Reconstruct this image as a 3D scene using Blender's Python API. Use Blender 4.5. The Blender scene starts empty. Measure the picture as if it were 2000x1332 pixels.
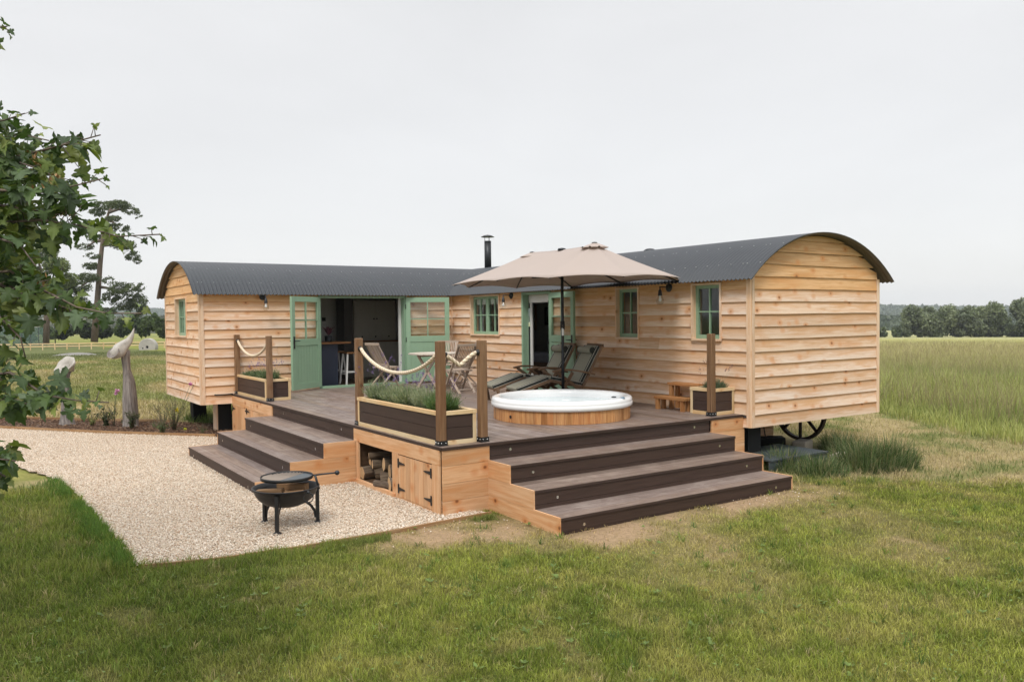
import bpy, bmesh, math, random
import numpy as np
from mathutils import Vector, Matrix
random.seed(7); rng = np.random.default_rng(11)
PI = math.pi
scene = bpy.context.scene
COL = scene.collection

# ---------------------------------------------------------------- camera
CAM = Vector((16.3083, -9.3121, 2.2)); FPX = 1602.5
VR = Vector((0.55743959, 0.83014355, -0.011081)); VU = Vector((-0.01774778, 0.02525952, 0.99952337)); VF = Vector((-0.83002778, 0.55697724, -0.02881387))
cd = bpy.data.cameras.new('camera'); cam = bpy.data.objects.new('camera', cd); COL.objects.link(cam)
m = Matrix(((VR.x, VU.x, -VF.x, CAM.x), (VR.y, VU.y, -VF.y, CAM.y), (VR.z, VU.z, -VF.z, CAM.z), (0, 0, 0, 1)))
cam.matrix_world = m
cd.lens = FPX / 2000 * 36; cd.sensor_width = 36; cd.sensor_fit = 'HORIZONTAL'; cd.clip_start = .05; cd.clip_end = 9000
scene.camera = cam

# ---------------------------------------------------------------- light
SUN_EL = math.radians(52); SUN_AZ = math.radians(-47)        # direction towards the sun, azimuth from +x
w = bpy.data.worlds.new('World'); scene.world = w; w.use_nodes = True
N = w.node_tree.nodes; L = w.node_tree.links; N.clear()
out = N.new('ShaderNodeOutputWorld'); bg = N.new('ShaderNodeBackground'); L.new(bg.outputs[0], out.inputs[0])
sky = N.new('ShaderNodeTexSky'); sky.sky_type = 'NISHITA'; sky.sun_disc = False; sky.sun_elevation = SUN_EL; sky.sun_rotation = PI / 2 - SUN_AZ
tc = N.new('ShaderNodeTexCoord'); sep = N.new('ShaderNodeSeparateXYZ'); L.new(tc.outputs['Generated'], sep.inputs[0])
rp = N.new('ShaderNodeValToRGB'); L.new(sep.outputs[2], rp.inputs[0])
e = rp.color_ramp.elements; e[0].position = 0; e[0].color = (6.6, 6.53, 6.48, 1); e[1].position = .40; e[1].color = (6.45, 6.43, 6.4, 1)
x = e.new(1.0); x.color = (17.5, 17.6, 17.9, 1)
nz = N.new('ShaderNodeTexNoise'); nz.inputs['Scale'].default_value = 1.7; nz.inputs['Detail'].default_value = 5; nz.inputs['Distortion'].default_value = .4
mp = N.new('ShaderNodeMapping'); mp.inputs['Scale'].default_value = (1, 1, 3.5); L.new(tc.outputs['Generated'], mp.inputs[0]); L.new(mp.outputs[0], nz.inputs[0])
mr = N.new('ShaderNodeMapRange'); mr.inputs[1].default_value = .3; mr.inputs[2].default_value = .7; mr.inputs[3].default_value = .93; mr.inputs[4].default_value = 1.035; L.new(nz.outputs[0], mr.inputs[0])
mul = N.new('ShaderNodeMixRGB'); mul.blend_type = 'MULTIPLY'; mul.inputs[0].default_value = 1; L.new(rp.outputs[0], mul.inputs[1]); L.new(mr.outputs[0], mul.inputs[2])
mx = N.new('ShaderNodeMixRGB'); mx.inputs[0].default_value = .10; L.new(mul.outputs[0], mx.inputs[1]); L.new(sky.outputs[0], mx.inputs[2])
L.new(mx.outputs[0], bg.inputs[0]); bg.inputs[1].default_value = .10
sd = bpy.data.lights.new('sun', 'SUN'); sd.energy = 1.5; sd.angle = math.radians(14); sd.color = (1, .95, .87)
so = bpy.data.objects.new('sun', sd); COL.objects.link(so)
sdir = Vector((math.cos(SUN_EL) * math.cos(SUN_AZ), math.cos(SUN_EL) * math.sin(SUN_AZ), math.sin(SUN_EL)))
so.rotation_euler = sdir.to_track_quat('Z', 'Y').to_euler(); so.location = (8, -14, 12)
scene.view_settings.view_transform = 'Standard'; scene.view_settings.look = 'None'; scene.view_settings.exposure = 0.5; scene.view_settings.gamma = 1
scene.render.engine = 'CYCLES'

# ---------------------------------------------------------------- helpers
def hit(px, py, ax, val):
    d = VF * FPX + VR * (px - 1000) - VU * (py - 666); t = (val - CAM[ax]) / d[ax]; return CAM + d * t
def dep(px, py, d): return CAM + (VF * FPX + VR * (px - 1000) - VU * (py - 666)) * (d / FPX)
def sc(r, g, b):
    f = lambda c: (c / 255 / 12.92) if c <= 10 else ((c / 255 + .055) / 1.055) ** 2.4
    return (f(r), f(g), f(b))
class MB:
    def __init__(s): s.zq = 0; s.v = []; s.f = []; s.mi = []; s.gc = []; s.rn = []; s.sm = []
    def add(s, vs, fs, gc=None, rn=None, mi=0, smooth=False):
        b = len(s.v); s.v += [tuple(p) for p in vs]
        off = Vector((random.uniform(0, 40), random.uniform(0, 40), random.uniform(0, 40)))
        if s.zq: off.z = round(off.z / s.zq) * s.zq
        if gc is None: gc = vs
        s.gc += [tuple(Vector(g) + off) for g in gc]
        r = random.random() if rn is None else rn
        s.rn += [r] * len(vs)
        for f in fs: s.f.append(tuple(i + b for i in f)); s.mi.append(mi); s.sm.append(smooth)
    def box(s, c, d, M=None, along=None, mi=0, rn=None, taper=None):
        """c centre, d full size, M optional 3x3 or 4x4 applied after"""
        hx, hy, hz = d[0] / 2, d[1] / 2, d[2] / 2
        ps = [Vector((x * hx, y * hy, z * hz)) for z in (-1, 1) for y in (-1, 1) for x in (-1, 1)]
        if taper: ps = [Vector((p.x * taper, p.y * taper, p.z)) if p.z > 0 else p for p in ps]
        if along is None: along = max(range(3), key=lambda i: d[i])
        oth = [i for i in range(3) if i != along]
        if d[oth[0]] < d[oth[1]]: oth = oth[::-1]
        gc = [(p[along], p[oth[1]], p[oth[0]]) for p in ps]
        if M is not None: q = [M @ (p) + Vector(c) if len(M) == 3 else M @ (p + Vector(c)) for p in ps]
        else: q = [p + Vector(c) for p in ps]
        s.add(q, [(0, 2, 3, 1), (4, 5, 7, 6), (0, 1, 5, 4), (2, 6, 7, 3), (0, 4, 6, 2), (1, 3, 7, 5)], gc, rn, mi)
    def bar(s, a, b, w_, h, up=(0, 0, 1), mi=0, rn=None):
        a = Vector(a); b = Vector(b); d = b - a; l = d.length; X = d / l; upv = Vector(up)
        if abs(X.dot(upv)) > .98: upv = Vector((1, 0, 0))
        Y = upv.cross(X).normalized(); Z = X.cross(Y); M = Matrix((X, Y, Z)).transposed()
        s.box((a + b) / 2, (l, w_, h), M, 0, mi, rn)
    def tube(s, pts, r, n=8, cap=True, mi=0, closed=False, smooth=True, rn=None):
        pts = [Vector(p) for p in pts]; k = len(pts); rs = r if isinstance(r, (list, tuple)) else [r] * k
        vs = []; gc = []; prev = None; ln = 0
        for i in range(k):
            if closed: t = pts[(i + 1) % k] - pts[i - 1]
            else: t = pts[min(i + 1, k - 1)] - pts[max(i - 1, 0)]
            t.normalize()
            if prev is None:
                a = Vector((0, 0, 1)) if abs(t.z) < .9 else Vector((1, 0, 0)); prev = (a - t * a.dot(t)).normalized()
            else:
                prev = (prev - t * prev.dot(t)); prev.normalize()
            q = t.cross(prev)
            if i: ln += (pts[i] - pts[i - 1]).length
            for j in range(n):
                a = 2 * PI * j / n; o = (prev * math.cos(a) + q * math.sin(a)) * rs[i]; vs.append(pts[i] + o); gc.append((ln, math.cos(a) * rs[i], math.sin(a) * rs[i]))
        fs = []
        for i in range(k if closed else k - 1):
            for j in range(n):
                a = i * n + j; b = i * n + (j + 1) % n; c = ((i + 1) % k) * n; fs.append((a, b, c + (j + 1) % n, c + j))
        if cap and not closed: fs += [tuple(range(n - 1, -1, -1)), tuple(range((k - 1) * n, k * n))]
        s.add(vs, fs, gc, rn, mi, smooth)
    def lathe(s, c, prof, n=32, mi=0, smooth=True, a0=0, a1=2 * PI, rn=None, M=None):
        vs = []; full = abs(a1 - a0 - 2 * PI) < 1e-6; cnt = n if full else n + 1
        for (r, z) in prof:
            for j in range(cnt):
                a = a0 + (a1 - a0) * j / n; p = Vector((r * math.cos(a), r * math.sin(a), z)); p = M @ p if M is not None else p; vs.append(p + Vector(c))
        fs = []
        for i in range(len(prof) - 1):
            for j in range(n):
                a = i * cnt + j; b = i * cnt + (j + 1) % cnt; fs.append((a, b, b + cnt, a + cnt))
        s.add(vs, fs, None, rn, mi, smooth)
    def disc(s, c, r, nrm=(0, 0, 1), n=16, mi=0):
        q = Vector(nrm).to_track_quat('Z', 'Y'); s.add([Vector(c) + q @ Vector((r * math.cos(2 * PI * j / n), r * math.sin(2 * PI * j / n), 0)) for j in range(n)], [tuple(range(n))], None, None, mi)
    def ball(s, c, r, n=10, mi=0, sq=(1, 1, 1)):
        pr = [(r * math.sin(PI * i / n), -r * math.cos(PI * i / n)) for i in range(n + 1)]
        s.lathe(c, pr, n * 2, mi, True, M=Matrix.Diagonal(sq))
def set_parent(o, p):
    if p is not None:
        o.parent = p; o.matrix_parent_inverse = Matrix.Translation(-Vector(p.location)) if p.get('_w', 0) == 0 else Matrix()
def finish(me, mats, smooth=None):
    for mm in (mats if isinstance(mats, (list, tuple)) else [mats]): me.materials.append(mm)
def build(name, mb, mat, parent=None, bevel=0):
    me = bpy.data.meshes.new(name); me.from_pydata(mb.v, [], mb.f); finish(me, mat)
    me.polygons.foreach_set('material_index', mb.mi); me.polygons.foreach_set('use_smooth', mb.sm)
    a = me.attributes.new('gc', 'FLOAT_VECTOR', 'POINT'); a.data.foreach_set('vector', np.array(mb.gc, dtype=np.float32).ravel())
    a = me.attributes.new('rn', 'FLOAT', 'POINT'); a.data.foreach_set('value', np.array(mb.rn, dtype=np.float32))
    me.update()
    o = bpy.data.objects.new(name, me); COL.objects.link(o); set_parent(o, parent)
    if bevel:
        b = o.modifiers.new('bevel', 'BEVEL'); b.width = bevel; b.segments = 2; b.limit_method = 'ANGLE'
    return o
def tag(o, label=None, cat=None, group=None, kind=None):
    if label: o['label'] = label
    if cat: o['category'] = cat
    if group: o['group'] = group
    if kind: o['kind'] = kind
    return o
def thing(name, label, cat, loc=(0, 0, 0), group=None, local=False):
    o = bpy.data.objects.new(name, None); COL.objects.link(o); o.location = loc; o.empty_display_size = .2
    if local: o['_w'] = 1
    return tag(o, label, cat, group)
def dup(root, loc, rotz=0, label=None, group=None):
    r = root.copy(); COL.objects.link(r); r.location = loc; r.rotation_euler = (0, 0, rotz)
    if label: r['label'] = label
    if group: r['group'] = group
    for ch in list(root.children):
        c = ch.copy(); COL.objects.link(c); c.parent = r
        for g in ch.children:
            d = g.copy(); COL.objects.link(d); d.parent = c
    return r
def sub(o): o['_w'] = 1; return o       # children of this mesh use its own (identity) frame
def raw(name, V, F, mats, parent=None, col=None, smooth=False, kind=None):
    """numpy mesh; F is (n,k) array"""
    me = bpy.data.meshes.new(name); nv = len(V); nf, k = F.shape
    me.vertices.add(nv); me.vertices.foreach_set('co', np.asarray(V, np.float32).ravel())
    me.loops.add(nf * k); me.loops.foreach_set('vertex_index', F.astype(np.int32).ravel())
    me.polygons.add(nf); me.polygons.foreach_set('loop_start', np.arange(0, nf * k, k, dtype=np.int32)); me.polygons.foreach_set('loop_total', np.full(nf, k, dtype=np.int32))
    if smooth: me.polygons.foreach_set('use_smooth', np.ones(nf, dtype=bool))
    if col is not None:
        a = me.attributes.new('col', 'FLOAT_COLOR', 'POINT'); c4 = np.ones((nv, 4), np.float32); c4[:, :3] = col; a.data.foreach_set('color', c4.ravel())
    finish(me, mats); me.update(); me.validate()
    o = bpy.data.objects.new(name, me); COL.objects.link(o); set_parent(o, parent)
    if kind: o['kind'] = kind
    return o
def hash2(ix, iy, s=0):
    n = (ix.astype(np.int64) * 374761393 + iy.astype(np.int64) * 668265263 + s * 982451653) & 0x7fffffff
    n = ((n ^ (n >> 13)) * 1274126177) & 0x7fffffff; return ((n ^ (n >> 16)) & 0xffff) / 65535.0
def vnoise(x, y, s=0):
    x = np.asarray(x, float); y = np.asarray(y, float); ix = np.floor(x); iy = np.floor(y); fx = x - ix; fy = y - iy; fx = fx * fx * (3 - 2 * fx); fy = fy * fy * (3 - 2 * fy)
    a = hash2(ix, iy, s); b = hash2(ix + 1, iy, s); c = hash2(ix, iy + 1, s); d = hash2(ix + 1, iy + 1, s)
    return (a * (1 - fx) + b * fx) * (1 - fy) + (c * (1 - fx) + d * fx) * fy
def fbm(x, y, s=0, o=4):
    t = 0; a = .5; tot = 0
    for i in range(o): t = t + a * vnoise(x * 2 ** i, y * 2 ** i, s + i); tot += a; a *= .55
    return t / tot
def sstep(a, b, x): t = np.clip((x - a) / (b - a), 0, 1); return t * t * (3 - 2 * t)

# ---------------------------------------------------------------- materials
def nmat(name):
    mt = bpy.data.materials.new(name); mt.use_nodes = True; return mt, mt.node_tree.nodes, mt.node_tree.links, mt.node_tree.nodes['Principled BSDF']
def rampn(N, L, src, stops):
    r = N.new('ShaderNodeValToRGB'); el = r.color_ramp.elements
    while len(el) > 1: el.remove(el[-1])
    el[0].position = stops[0][0]; el[0].color = (*stops[0][1], 1)
    for p, c in stops[1:]: q = el.new(p); q.color = (*c, 1)
    L.new(src, r.inputs[0]); return r.outputs[0]
def noise(N, L, vec, scale, detail=4, rough=.55, dist=0):
    n = N.new('ShaderNodeTexNoise'); n.inputs['Scale'].default_value = scale; n.inputs['Detail'].default_value = detail; n.inputs['Roughness'].default_value = rough; n.inputs['Distortion'].default_value = dist
    if vec is not None: L.new(vec, n.inputs[0])
    return n.outputs[0]
def attr(N, nm): a = N.new('ShaderNodeAttribute'); a.attribute_name = nm; return a
def mapping(N, L, vec, s): q = N.new('ShaderNodeMapping'); q.inputs['Scale'].default_value = s; L.new(vec, q.inputs[0]); return q.outputs[0]
def mixc(N, L, f, a, b, bt='MIX'):
    q = N.new('ShaderNodeMixRGB'); q.blend_type = bt
    for i, v_ in enumerate((f, a, b)):
        if isinstance(v_, (int, float)): q.inputs[i].default_value = v_
        elif isinstance(v_, tuple): q.inputs[i].default_value = (*v_, 1)
        else: L.new(v_, q.inputs[i])
    return q.outputs[0]
def maprange(N, L, src, a, b, c, d):
    q = N.new('ShaderNodeMapRange'); q.inputs[1].default_value = a; q.inputs[2].default_value = b; q.inputs[3].default_value = c; q.inputs[4].default_value = d; L.new(src, q.inputs[0]); return q.outputs[0]
def bump(N, L, src, p, strength=.3, dist=.01):
    q = N.new('ShaderNodeBump'); q.inputs['Strength'].default_value = strength; q.inputs['Distance'].default_value = dist; L.new(src, q.inputs['Height']); L.new(q.outputs[0], p.inputs['Normal']); return q
def wood(name, c_lt, c_dk, knot=(.12, .05, .025), knots=1.0, rough=.7, var=.35, grain=1.0, warm=None, lap=0, scuff=0):
    mt, N, L, p = nmat(name); g = attr(N, 'gc').outputs['Vector']; rn = attr(N, 'rn').outputs['Fac']
    v1 = mapping(N, L, g, (1.3, 22, 22)); n1 = noise(N, L, v1, 1.6, 5, .6, .6)
    v2 = mapping(N, L, g, (.55, 5.5, 5.5)); n2 = noise(N, L, v2, 1.3, 3, .5, 1.2)
    v3 = mapping(N, L, g, (8, 160, 160)); n3 = noise(N, L, v3, 1, 3, .6)
    col = rampn(N, L, n1, [(.34, c_dk), (.58, c_lt)])
    w2 = warm or tuple(c * f for c, f in zip(c_dk, (1.08, .93, .78)))
    col = mixc(N, L, maprange(N, L, n2, .46, .72, 0, .75), col, w2)
    col = mixc(N, L, maprange(N, L, n3, .35, .7, .2 * grain, 0), col, c_dk)
    if scuff:    # dusty foot traffic wear
        to = N.new('ShaderNodeTexCoord').outputs['Object']; n4 = noise(N, L, to, 2.3, 6, .7, .6); n5 = noise(N, L, mapping(N, L, to, (9, 9, 9)), 1.5, 4, .7)
        col = mixc(N, L, maprange(N, L, n4, .50, .72, 0, .55), col, (.38, .32, .285)); col = mixc(N, L, maprange(N, L, n5, .56, .72, 0, .35), col, (.40, .33, .29))
    if lap:      # sheltered upper part of each lapped board stays orange, the exposed lower part has bleached
        sx = N.new('ShaderNodeSeparateXYZ'); L.new(g, sx.inputs[0]); dv = N.new('ShaderNodeMath'); dv.operation = 'DIVIDE'; dv.inputs[1].default_value = lap; L.new(sx.outputs[2], dv.inputs[0]); fr = N.new('ShaderNodeMath'); fr.operation = 'FRACT'; L.new(dv.outputs[0], fr.inputs[0])
        nb = noise(N, L, mapping(N, L, g, (.9, 3, 5)), 1.6, 4, .6, .8); ad = N.new('ShaderNodeMath'); ad.operation = 'MULTIPLY_ADD'; ad.inputs[1].default_value = 1.5; L.new(nb, ad.inputs[0]); L.new(fr.outputs[0], ad.inputs[2])
        col = mixc(N, L, maprange(N, L, ad.outputs[0], 1.1, 1.7, 0, .8), col, (.62, .355, .175)); col = mixc(N, L, maprange(N, L, ad.outputs[0], 1.15, .70, 0, .55), col, (.80, .69, .58))
    tint = rampn(N, L, rn, [(0, (1 - var, 1 - var * 1.1, 1 - var * 1.25)), (.35, (1, .95, .88)), (.7, (1, 1, 1)), (1, (1 - var * .35, 1 - var * .3, 1 - var * .2))])
    col = mixc(N, L, 1.0, col, tint, 'MULTIPLY')
    if knots > 0:
        vk = mapping(N, L, g, (5.0, 6.2, 6.2)); vo = N.new('ShaderNodeTexVoronoi'); vo.inputs['Scale'].default_value = 1.0; L.new(vk, vo.inputs[0])
        pick = N.new('ShaderNodeSeparateColor'); L.new(vo.outputs['Color'], pick.inputs[0])
        on = N.new('ShaderNodeMath'); on.operation = 'GREATER_THAN'; on.inputs[1].default_value = .60; L.new(pick.outputs[0], on.inputs[0])
        k1 = maprange(N, L, vo.outputs['Distance'], .08, .16, 1, 0); k2 = maprange(N, L, vo.outputs['Distance'], .12, .42, .8, 0)
        def mulv(a, b):
            q = N.new('ShaderNodeMath'); q.operation = 'MULTIPLY'; L.new(a, q.inputs[0])
            if isinstance(b, float): q.inputs[1].default_value = b
            else: L.new(b, q.inputs[1])
            return q.outputs[0]
        col = mixc(N, L, mulv(mulv(k2, on.outputs[0]), float(knots)), col, tuple(c * f for c, f in zip(c_dk, (.95, .68, .45))))
        col = mixc(N, L, mulv(mulv(k1, on.outputs[0]), float(min(1, knots * .9))), col, knot)
    L.new(col, p.inputs['Base Color']); p.inputs['Roughness'].default_value = rough; p.inputs['Specular IOR Level'].default_value = .3
    bump(N, L, n1, p, .35, .004)
    return mt
def plain(name, c, rough=.5, metal=0, spec=.5, var=.12, scale=6, bmp=0, bscale=60):
    mt, N, L, p = nmat(name); t = N.new('ShaderNodeTexCoord').outputs['Object']
    n1 = noise(N, L, t, scale, 4); col = mixc(N, L, n1, tuple(x_ * (1 - var) for x_ in c), tuple(min(1, x_ * (1 + var)) for x_ in c))
    L.new(col, p.inputs['Base Color']); p.inputs['Roughness'].default_value = rough; p.inputs['Metallic'].default_value = metal; p.inputs['Specular IOR Level'].default_value = spec
    if bmp: bump(N, L, noise(N, L, t, bscale, 3), p, bmp, .003)
    return mt
def leafmat(name, trans=.25, rough=.5, spec=.3):
    mt, N, L, p = nmat(name); a = attr(N, 'col').outputs['Color']; L.new(a, p.inputs['Base Color']); p.inputs['Roughness'].default_value = rough; p.inputs['Specular IOR Level'].default_value = spec
    tr = N.new('ShaderNodeBsdfTranslucent'); L.new(mixc(N, L, 1, a, (1.1, 1.25, .6), 'MULTIPLY'), tr.inputs[0]); ms = N.new('ShaderNodeMixShader'); ms.inputs[0].default_value = trans
    o = N['Material Output']; L.new(p.outputs[0], ms.inputs[1]); L.new(tr.outputs[0], ms.inputs[2]); L.new(ms.outputs[0], o.inputs[0]); return mt
def glassmat(name, tint=(.93, .95, .94)):
    mt, N, L, p = nmat(name); N.remove(p); t = N.new('ShaderNodeBsdfTransparent'); t.inputs[0].default_value = (*tint, 1); g = N.new('ShaderNodeBsdfGlossy'); g.inputs['Roughness'].default_value = .02
    f = N.new('ShaderNodeLayerWeight'); f.inputs[0].default_value = .5; pw = N.new('ShaderNodeMath'); pw.operation = 'POWER'; pw.inputs[1].default_value = 5.0; L.new(f.outputs['Facing'], pw.inputs[0]); ml = N.new('ShaderNodeMath'); ml.operation = 'MULTIPLY_ADD'; ml.inputs[1].default_value = .6; ml.inputs[2].default_value = .045; L.new(pw.outputs[0], ml.inputs[0]); ms = N.new('ShaderNodeMixShader'); L.new(ml.outputs[0], ms.inputs[0]); L.new(t.outputs[0], ms.inputs[1]); L.new(g.outputs[0], ms.inputs[2]); L.new(ms.outputs[0], N['Material Output'].inputs[0]); return mt

M = {}
M['larch'] = wood('larch_cladding', (.785, .60, .465), (.615, .395, .245), (.24, .105, .045), 1.0, .72, .26, lap=.18)
M['larch_fresh'] = wood('sheltered_larch', (.72, .47, .26), (.56, .32, .14), (.22, .095, .04), 1.0, .7, .22)
M['larch_trim'] = wood('larch_trim', (.77, .60, .46), (.64, .44, .29), (.2, .09, .04), .5, .7, .15)
M['cedar'] = wood('deck_cladding', (.66, .42, .25), (.53, .29, .14), (.17, .06, .022), 1.0, .62, .25)
M['post'] = wood('post_timber', (.26, .155, .085), (.15, .082, .042), (.05, .025, .014), .7, .75, .25)
M['pine'] = wood('planter_frame_pine', (.70, .56, .36), (.58, .42, .23), (.24, .12, .05), .6, .6, .2)
M['comp'] = wood('brown_composite', (.060, .037, .029), (.042, .025, .0195), knots=0, rough=.6, var=.2, warm=(.055, .033, .026))
M['tread'] = wood('composite_deck', (.245, .192, .168), (.125, .092, .078), knots=0, rough=.42, var=.3, warm=(.19, .14, .12), scuff=1)
M['teak'] = wood('weathered_teak', (.50, .42, .36), (.34, .27, .22), knots=0, rough=.6, var=.25)
M['teak_dk'] = wood('lounger_teak', (.23, .145, .088), (.135, .08, .047), knots=0, rough=.6, var=.25)
M['tubwood'] = wood('hot_tub_cedar', (.60, .33, .14), (.36, .155, .06), knots=0, rough=.4, var=.5)
M['stool'] = wood('step_timber', (.46, .24, .10), (.35, .16, .06), (.15, .06, .02), .6, .55, .2)
M['bark'] = wood('log_bark', (.19, .15, .115), (.07, .05, .036), knots=0, rough=.95, var=.4)
M['logend'] = wood('log_end', (.58, .43, .27), (.42, .27, .14), knots=0, rough=.85, var=.3)
M['edging'] = wood('edging_board', (.36, .24, .13), (.24, .14, .07), knots=.4, rough=.85, var=.2)
M['green'] = plain('sage_green_paint', (.235, .36, .245), .42, var=.05)
M['black'] = plain('black_iron', (.014, .014, .015), .5, .2, bmp=.15)
M['dkmetal'] = plain('dark_metal', (.03, .033, .037), .42, .5)
M['zinc'] = plain('steel_dot', (.75, .75, .75), .25, 1.0); M['cap'] = plain('screw_cap', (.30, .31, .32), .4)
M['white'] = plain('white_paint', (.62, .61, .59), .6, var=.03)
M['cream'] = plain('cream_cabinet', (.50, .47, .41), .5, var=.03)
M['navy'] = plain('navy_paint', (.016, .024, .048), .5)
M['acrylic'] = plain('white_acrylic', (.80, .81, .82), .12, spec=.6, var=.01)
M['water'] = plain('tub_water', (.62, .74, .78), .05, spec=.6, var=.02)
M['canvas'] = None
M['glass'] = glassmat('window_glass')
M['bulb'] = glassmat('lamp_glass', (.9, .9, .88))
M['slate'] = plain('slate_composite', (.055, .068, .075), .5, var=.2)
M['dark'] = plain('black_block', (.008, .008, .008), .9)
M['soil'] = plain('potting_soil', (.03, .02, .014), .95, bmp=.8, var=.4, scale=30)
M['khaki'] = plain('olive_cushion', (.225, .215, .165), .9, var=.1, scale=40, bmp=.3, bscale=300)
M['charcoal'] = plain('charcoal_piping', (.028, .032, .028), .85)
M['piping'] = plain('cream_piping', (.5, .48, .42), .8)
M['linen'] = plain('bed_linen', (.30, .29, .33), .9, scale=3, var=.3)
M['floorin'] = wood('interior_floor', (.11, .075, .05), (.06, .038, .025), knots=0, rough=.5, var=.2)
M['worktop'] = wood('oak_worktop', (.27, .14, .06), (.17, .08, .033), knots=0, rough=.35, var=.1)
M['stone'] = plain('stone_block', (.35, .31, .26), .9, var=.2, scale=12, bmp=.5)
M['rubber'] = plain('iron_wheel', (.03, .016, .012), .6, .3, var=.4, scale=10)
M['rubble'] = plain('rubble', (.20, .19, .17), .95, var=.4, scale=4, bmp=.8, bscale=8); M['conc'] = plain('weathered_drum', (.36, .34, .31), .9, var=.3, scale=3, bmp=.6, bscale=10)
M['leaf'] = leafmat('leaves', .25)
M['grass'] = leafmat('grass_blades', .3, .6, .2)
# fabric
mt, N, L, p = nmat('parasol_canvas'); p.inputs['Base Color'].default_value = (.445, .375, .335, 1); p.inputs['Roughness'].default_value = .9
tr = N.new('ShaderNodeBsdfTranslucent'); tr.inputs[0].default_value = (.50, .38, .30, 1); ms = N.new('ShaderNodeMixShader'); ms.inputs[0].default_value = .22
L.new(p.outputs[0], ms.inputs[1]); L.new(tr.outputs[0], ms.inputs[2]); L.new(ms.outputs[0], N['Material Output'].inputs[0])
t = N.new('ShaderNodeTexCoord').outputs['Object']; bump(N, L, noise(N, L, t, 3, 3), p, .5, .03); M['canvas'] = mt
# rope
mt, N, L, p = nmat('cream_rope'); g = attr(N, 'gc').outputs['Vector']; wv = N.new('ShaderNodeTexWave'); wv.bands_direction = 'DIAGONAL'; wv.inputs['Scale'].default_value = 11; wv.inputs['Distortion'].default_value = .3; L.new(g, wv.inputs[0])
L.new(rampn(N, L, wv.outputs[0], [(0, (.46, .36, .25)), (.4, (.66, .55, .41)), (1, (.72, .62, .47))]), p.inputs['Base Color']); p.inputs['Roughness'].default_value = .9; bump(N, L, wv.outputs[0], p, .5, .010); M['rope'] = mt
# corrugated steel
mt, N, L, p = nmat('anthracite_steel'); t = N.new('ShaderNodeTexCoord').outputs['Object']; n1 = noise(N, L, t, 1.5, 4)
L.new(mixc(N, L, n1, (.022, .026, .032), (.036, .041, .048)), p.inputs['Base Color']); p.inputs['Roughness'].default_value = .42; p.inputs['Specular IOR Level'].default_value = .42; M['steel'] = mt
M['under'] = plain('roof_underside', (.115, .092, .075), .7)  # brown-grey tint paints in the light reflected up under the overhang
# driftwood sculpture
mt, N, L, p = nmat('grey_sculpture'); t = N.new('ShaderNodeTexCoord').outputs['Object']; v1 = mapping(N, L, t, (18, 18, 1.6)); n1 = noise(N, L, v1, 1.5, 5, .6, .5)
L.new(rampn(N, L, n1, [(.3, (.10, .085, .078)), (.55, (.22, .195, .18)), (.75, (.36, .33, .30))]), p.inputs['Base Color']); p.inputs['Roughness'].default_value = .9; bump(N, L, n1, p, 1, .03); M['drift'] = mt
M['pale'] = plain('pale_sculpture', (.40, .375, .34), .85, var=.4, scale=14, bmp=1, bscale=18)
HAZE = 0.0002
def xf(mb, M4):
    mb.v = [tuple(M4 @ Vector(p)) for p in mb.v]; return mb
W, VL, UR, U, V, ZB, ZD, T, R_ = 3.0863, 5.5186, 8.5172, 8.3795, 4.9446, .587, .7712, .4518, .201
ZW = 2.747; APEX = 3.39; HALF = 1.65; RAD = (HALF ** 2 + .655 ** 2) / (2 * .655)
def arch(s): return APEX - RAD + math.sqrt(max(0, RAD * RAD - s * s))
# ---------------------------------------------------------------- terrain
CX, CY = CAM.x, CAM.y
def ground(x, y):
    dx = np.asarray(x, float) - CX; dy = np.asarray(y, float) - CY; D = np.hypot(dx, dy)
    t = (dx * VR.x + dy * VR.y) / np.maximum(D, .01); s = .012 + .008 * sstep(0, .4, t)
    return -s * np.clip(D - 24, 0, 480) * sstep(24, 34, D) 
def seg_d(x, y, ax, ay, bx, by):
    vx, vy = bx - ax, by - ay; t = np.clip(((x - ax) * vx + (y - ay) * vy) / (vx * vx + vy * vy), 0, 1); return np.hypot(x - ax - t * vx, y - ay - t * vy)
def side(x, y, ax, ay, bx, by): return ((bx - ax) * (y - ay) - (by - ay) * (x - ax)) / math.hypot(bx - ax, by - ay)   # >0 left of a->b
def inpoly(x, y, P):
    c = np.zeros(np.shape(x), bool); n = len(P)
    for i in range(n):
        x1, y1 = P[i]; x2, y2 = P[(i + 1) % n]
        if y1 == y2: continue
        k = ((y1 > y) != (y2 > y)) & (x < (x2 - x1) * (y - y1) / (y2 - y1) + x1); c ^= k
    return c
GRAVEL = [(-9, -12.6), (-3.72, -8.70), (-1.48, -7.07), (.43, -5.40), (.9, -4.95), (.9, -4.6), (8.38, -4.6), (8.57, -4.43), (8.64, -5.6), (8.66, -6.6), (8.58, -7.4), (8.39, -8.03), (7.5, -8.05), (6.06, -8.09), (4.6, -8.15), (3.39, -8.27), (1.9, -8.62), (0, -9.4), (-3.6, -11.2), (-7, -13.5)]
_g = []
for _i in range(len(GRAVEL)):
    (_a, _b), (_c, _d) = GRAVEL[_i], GRAVEL[(_i + 1) % len(GRAVEL)]; _n = max(1, int(math.hypot(_c - _a, _d - _b) / .12)) if _i > 10 else 1
    for _k in range(_n):
        _f = _k / _n; _g.append((_a + (_c - _a) * _f + (random.uniform(-.03, .03) if _n > 1 else 0), _b + (_d - _b) * _f + (random.uniform(-.045, .045) if _n > 1 else 0)))
GRAVEL = _g
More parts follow.
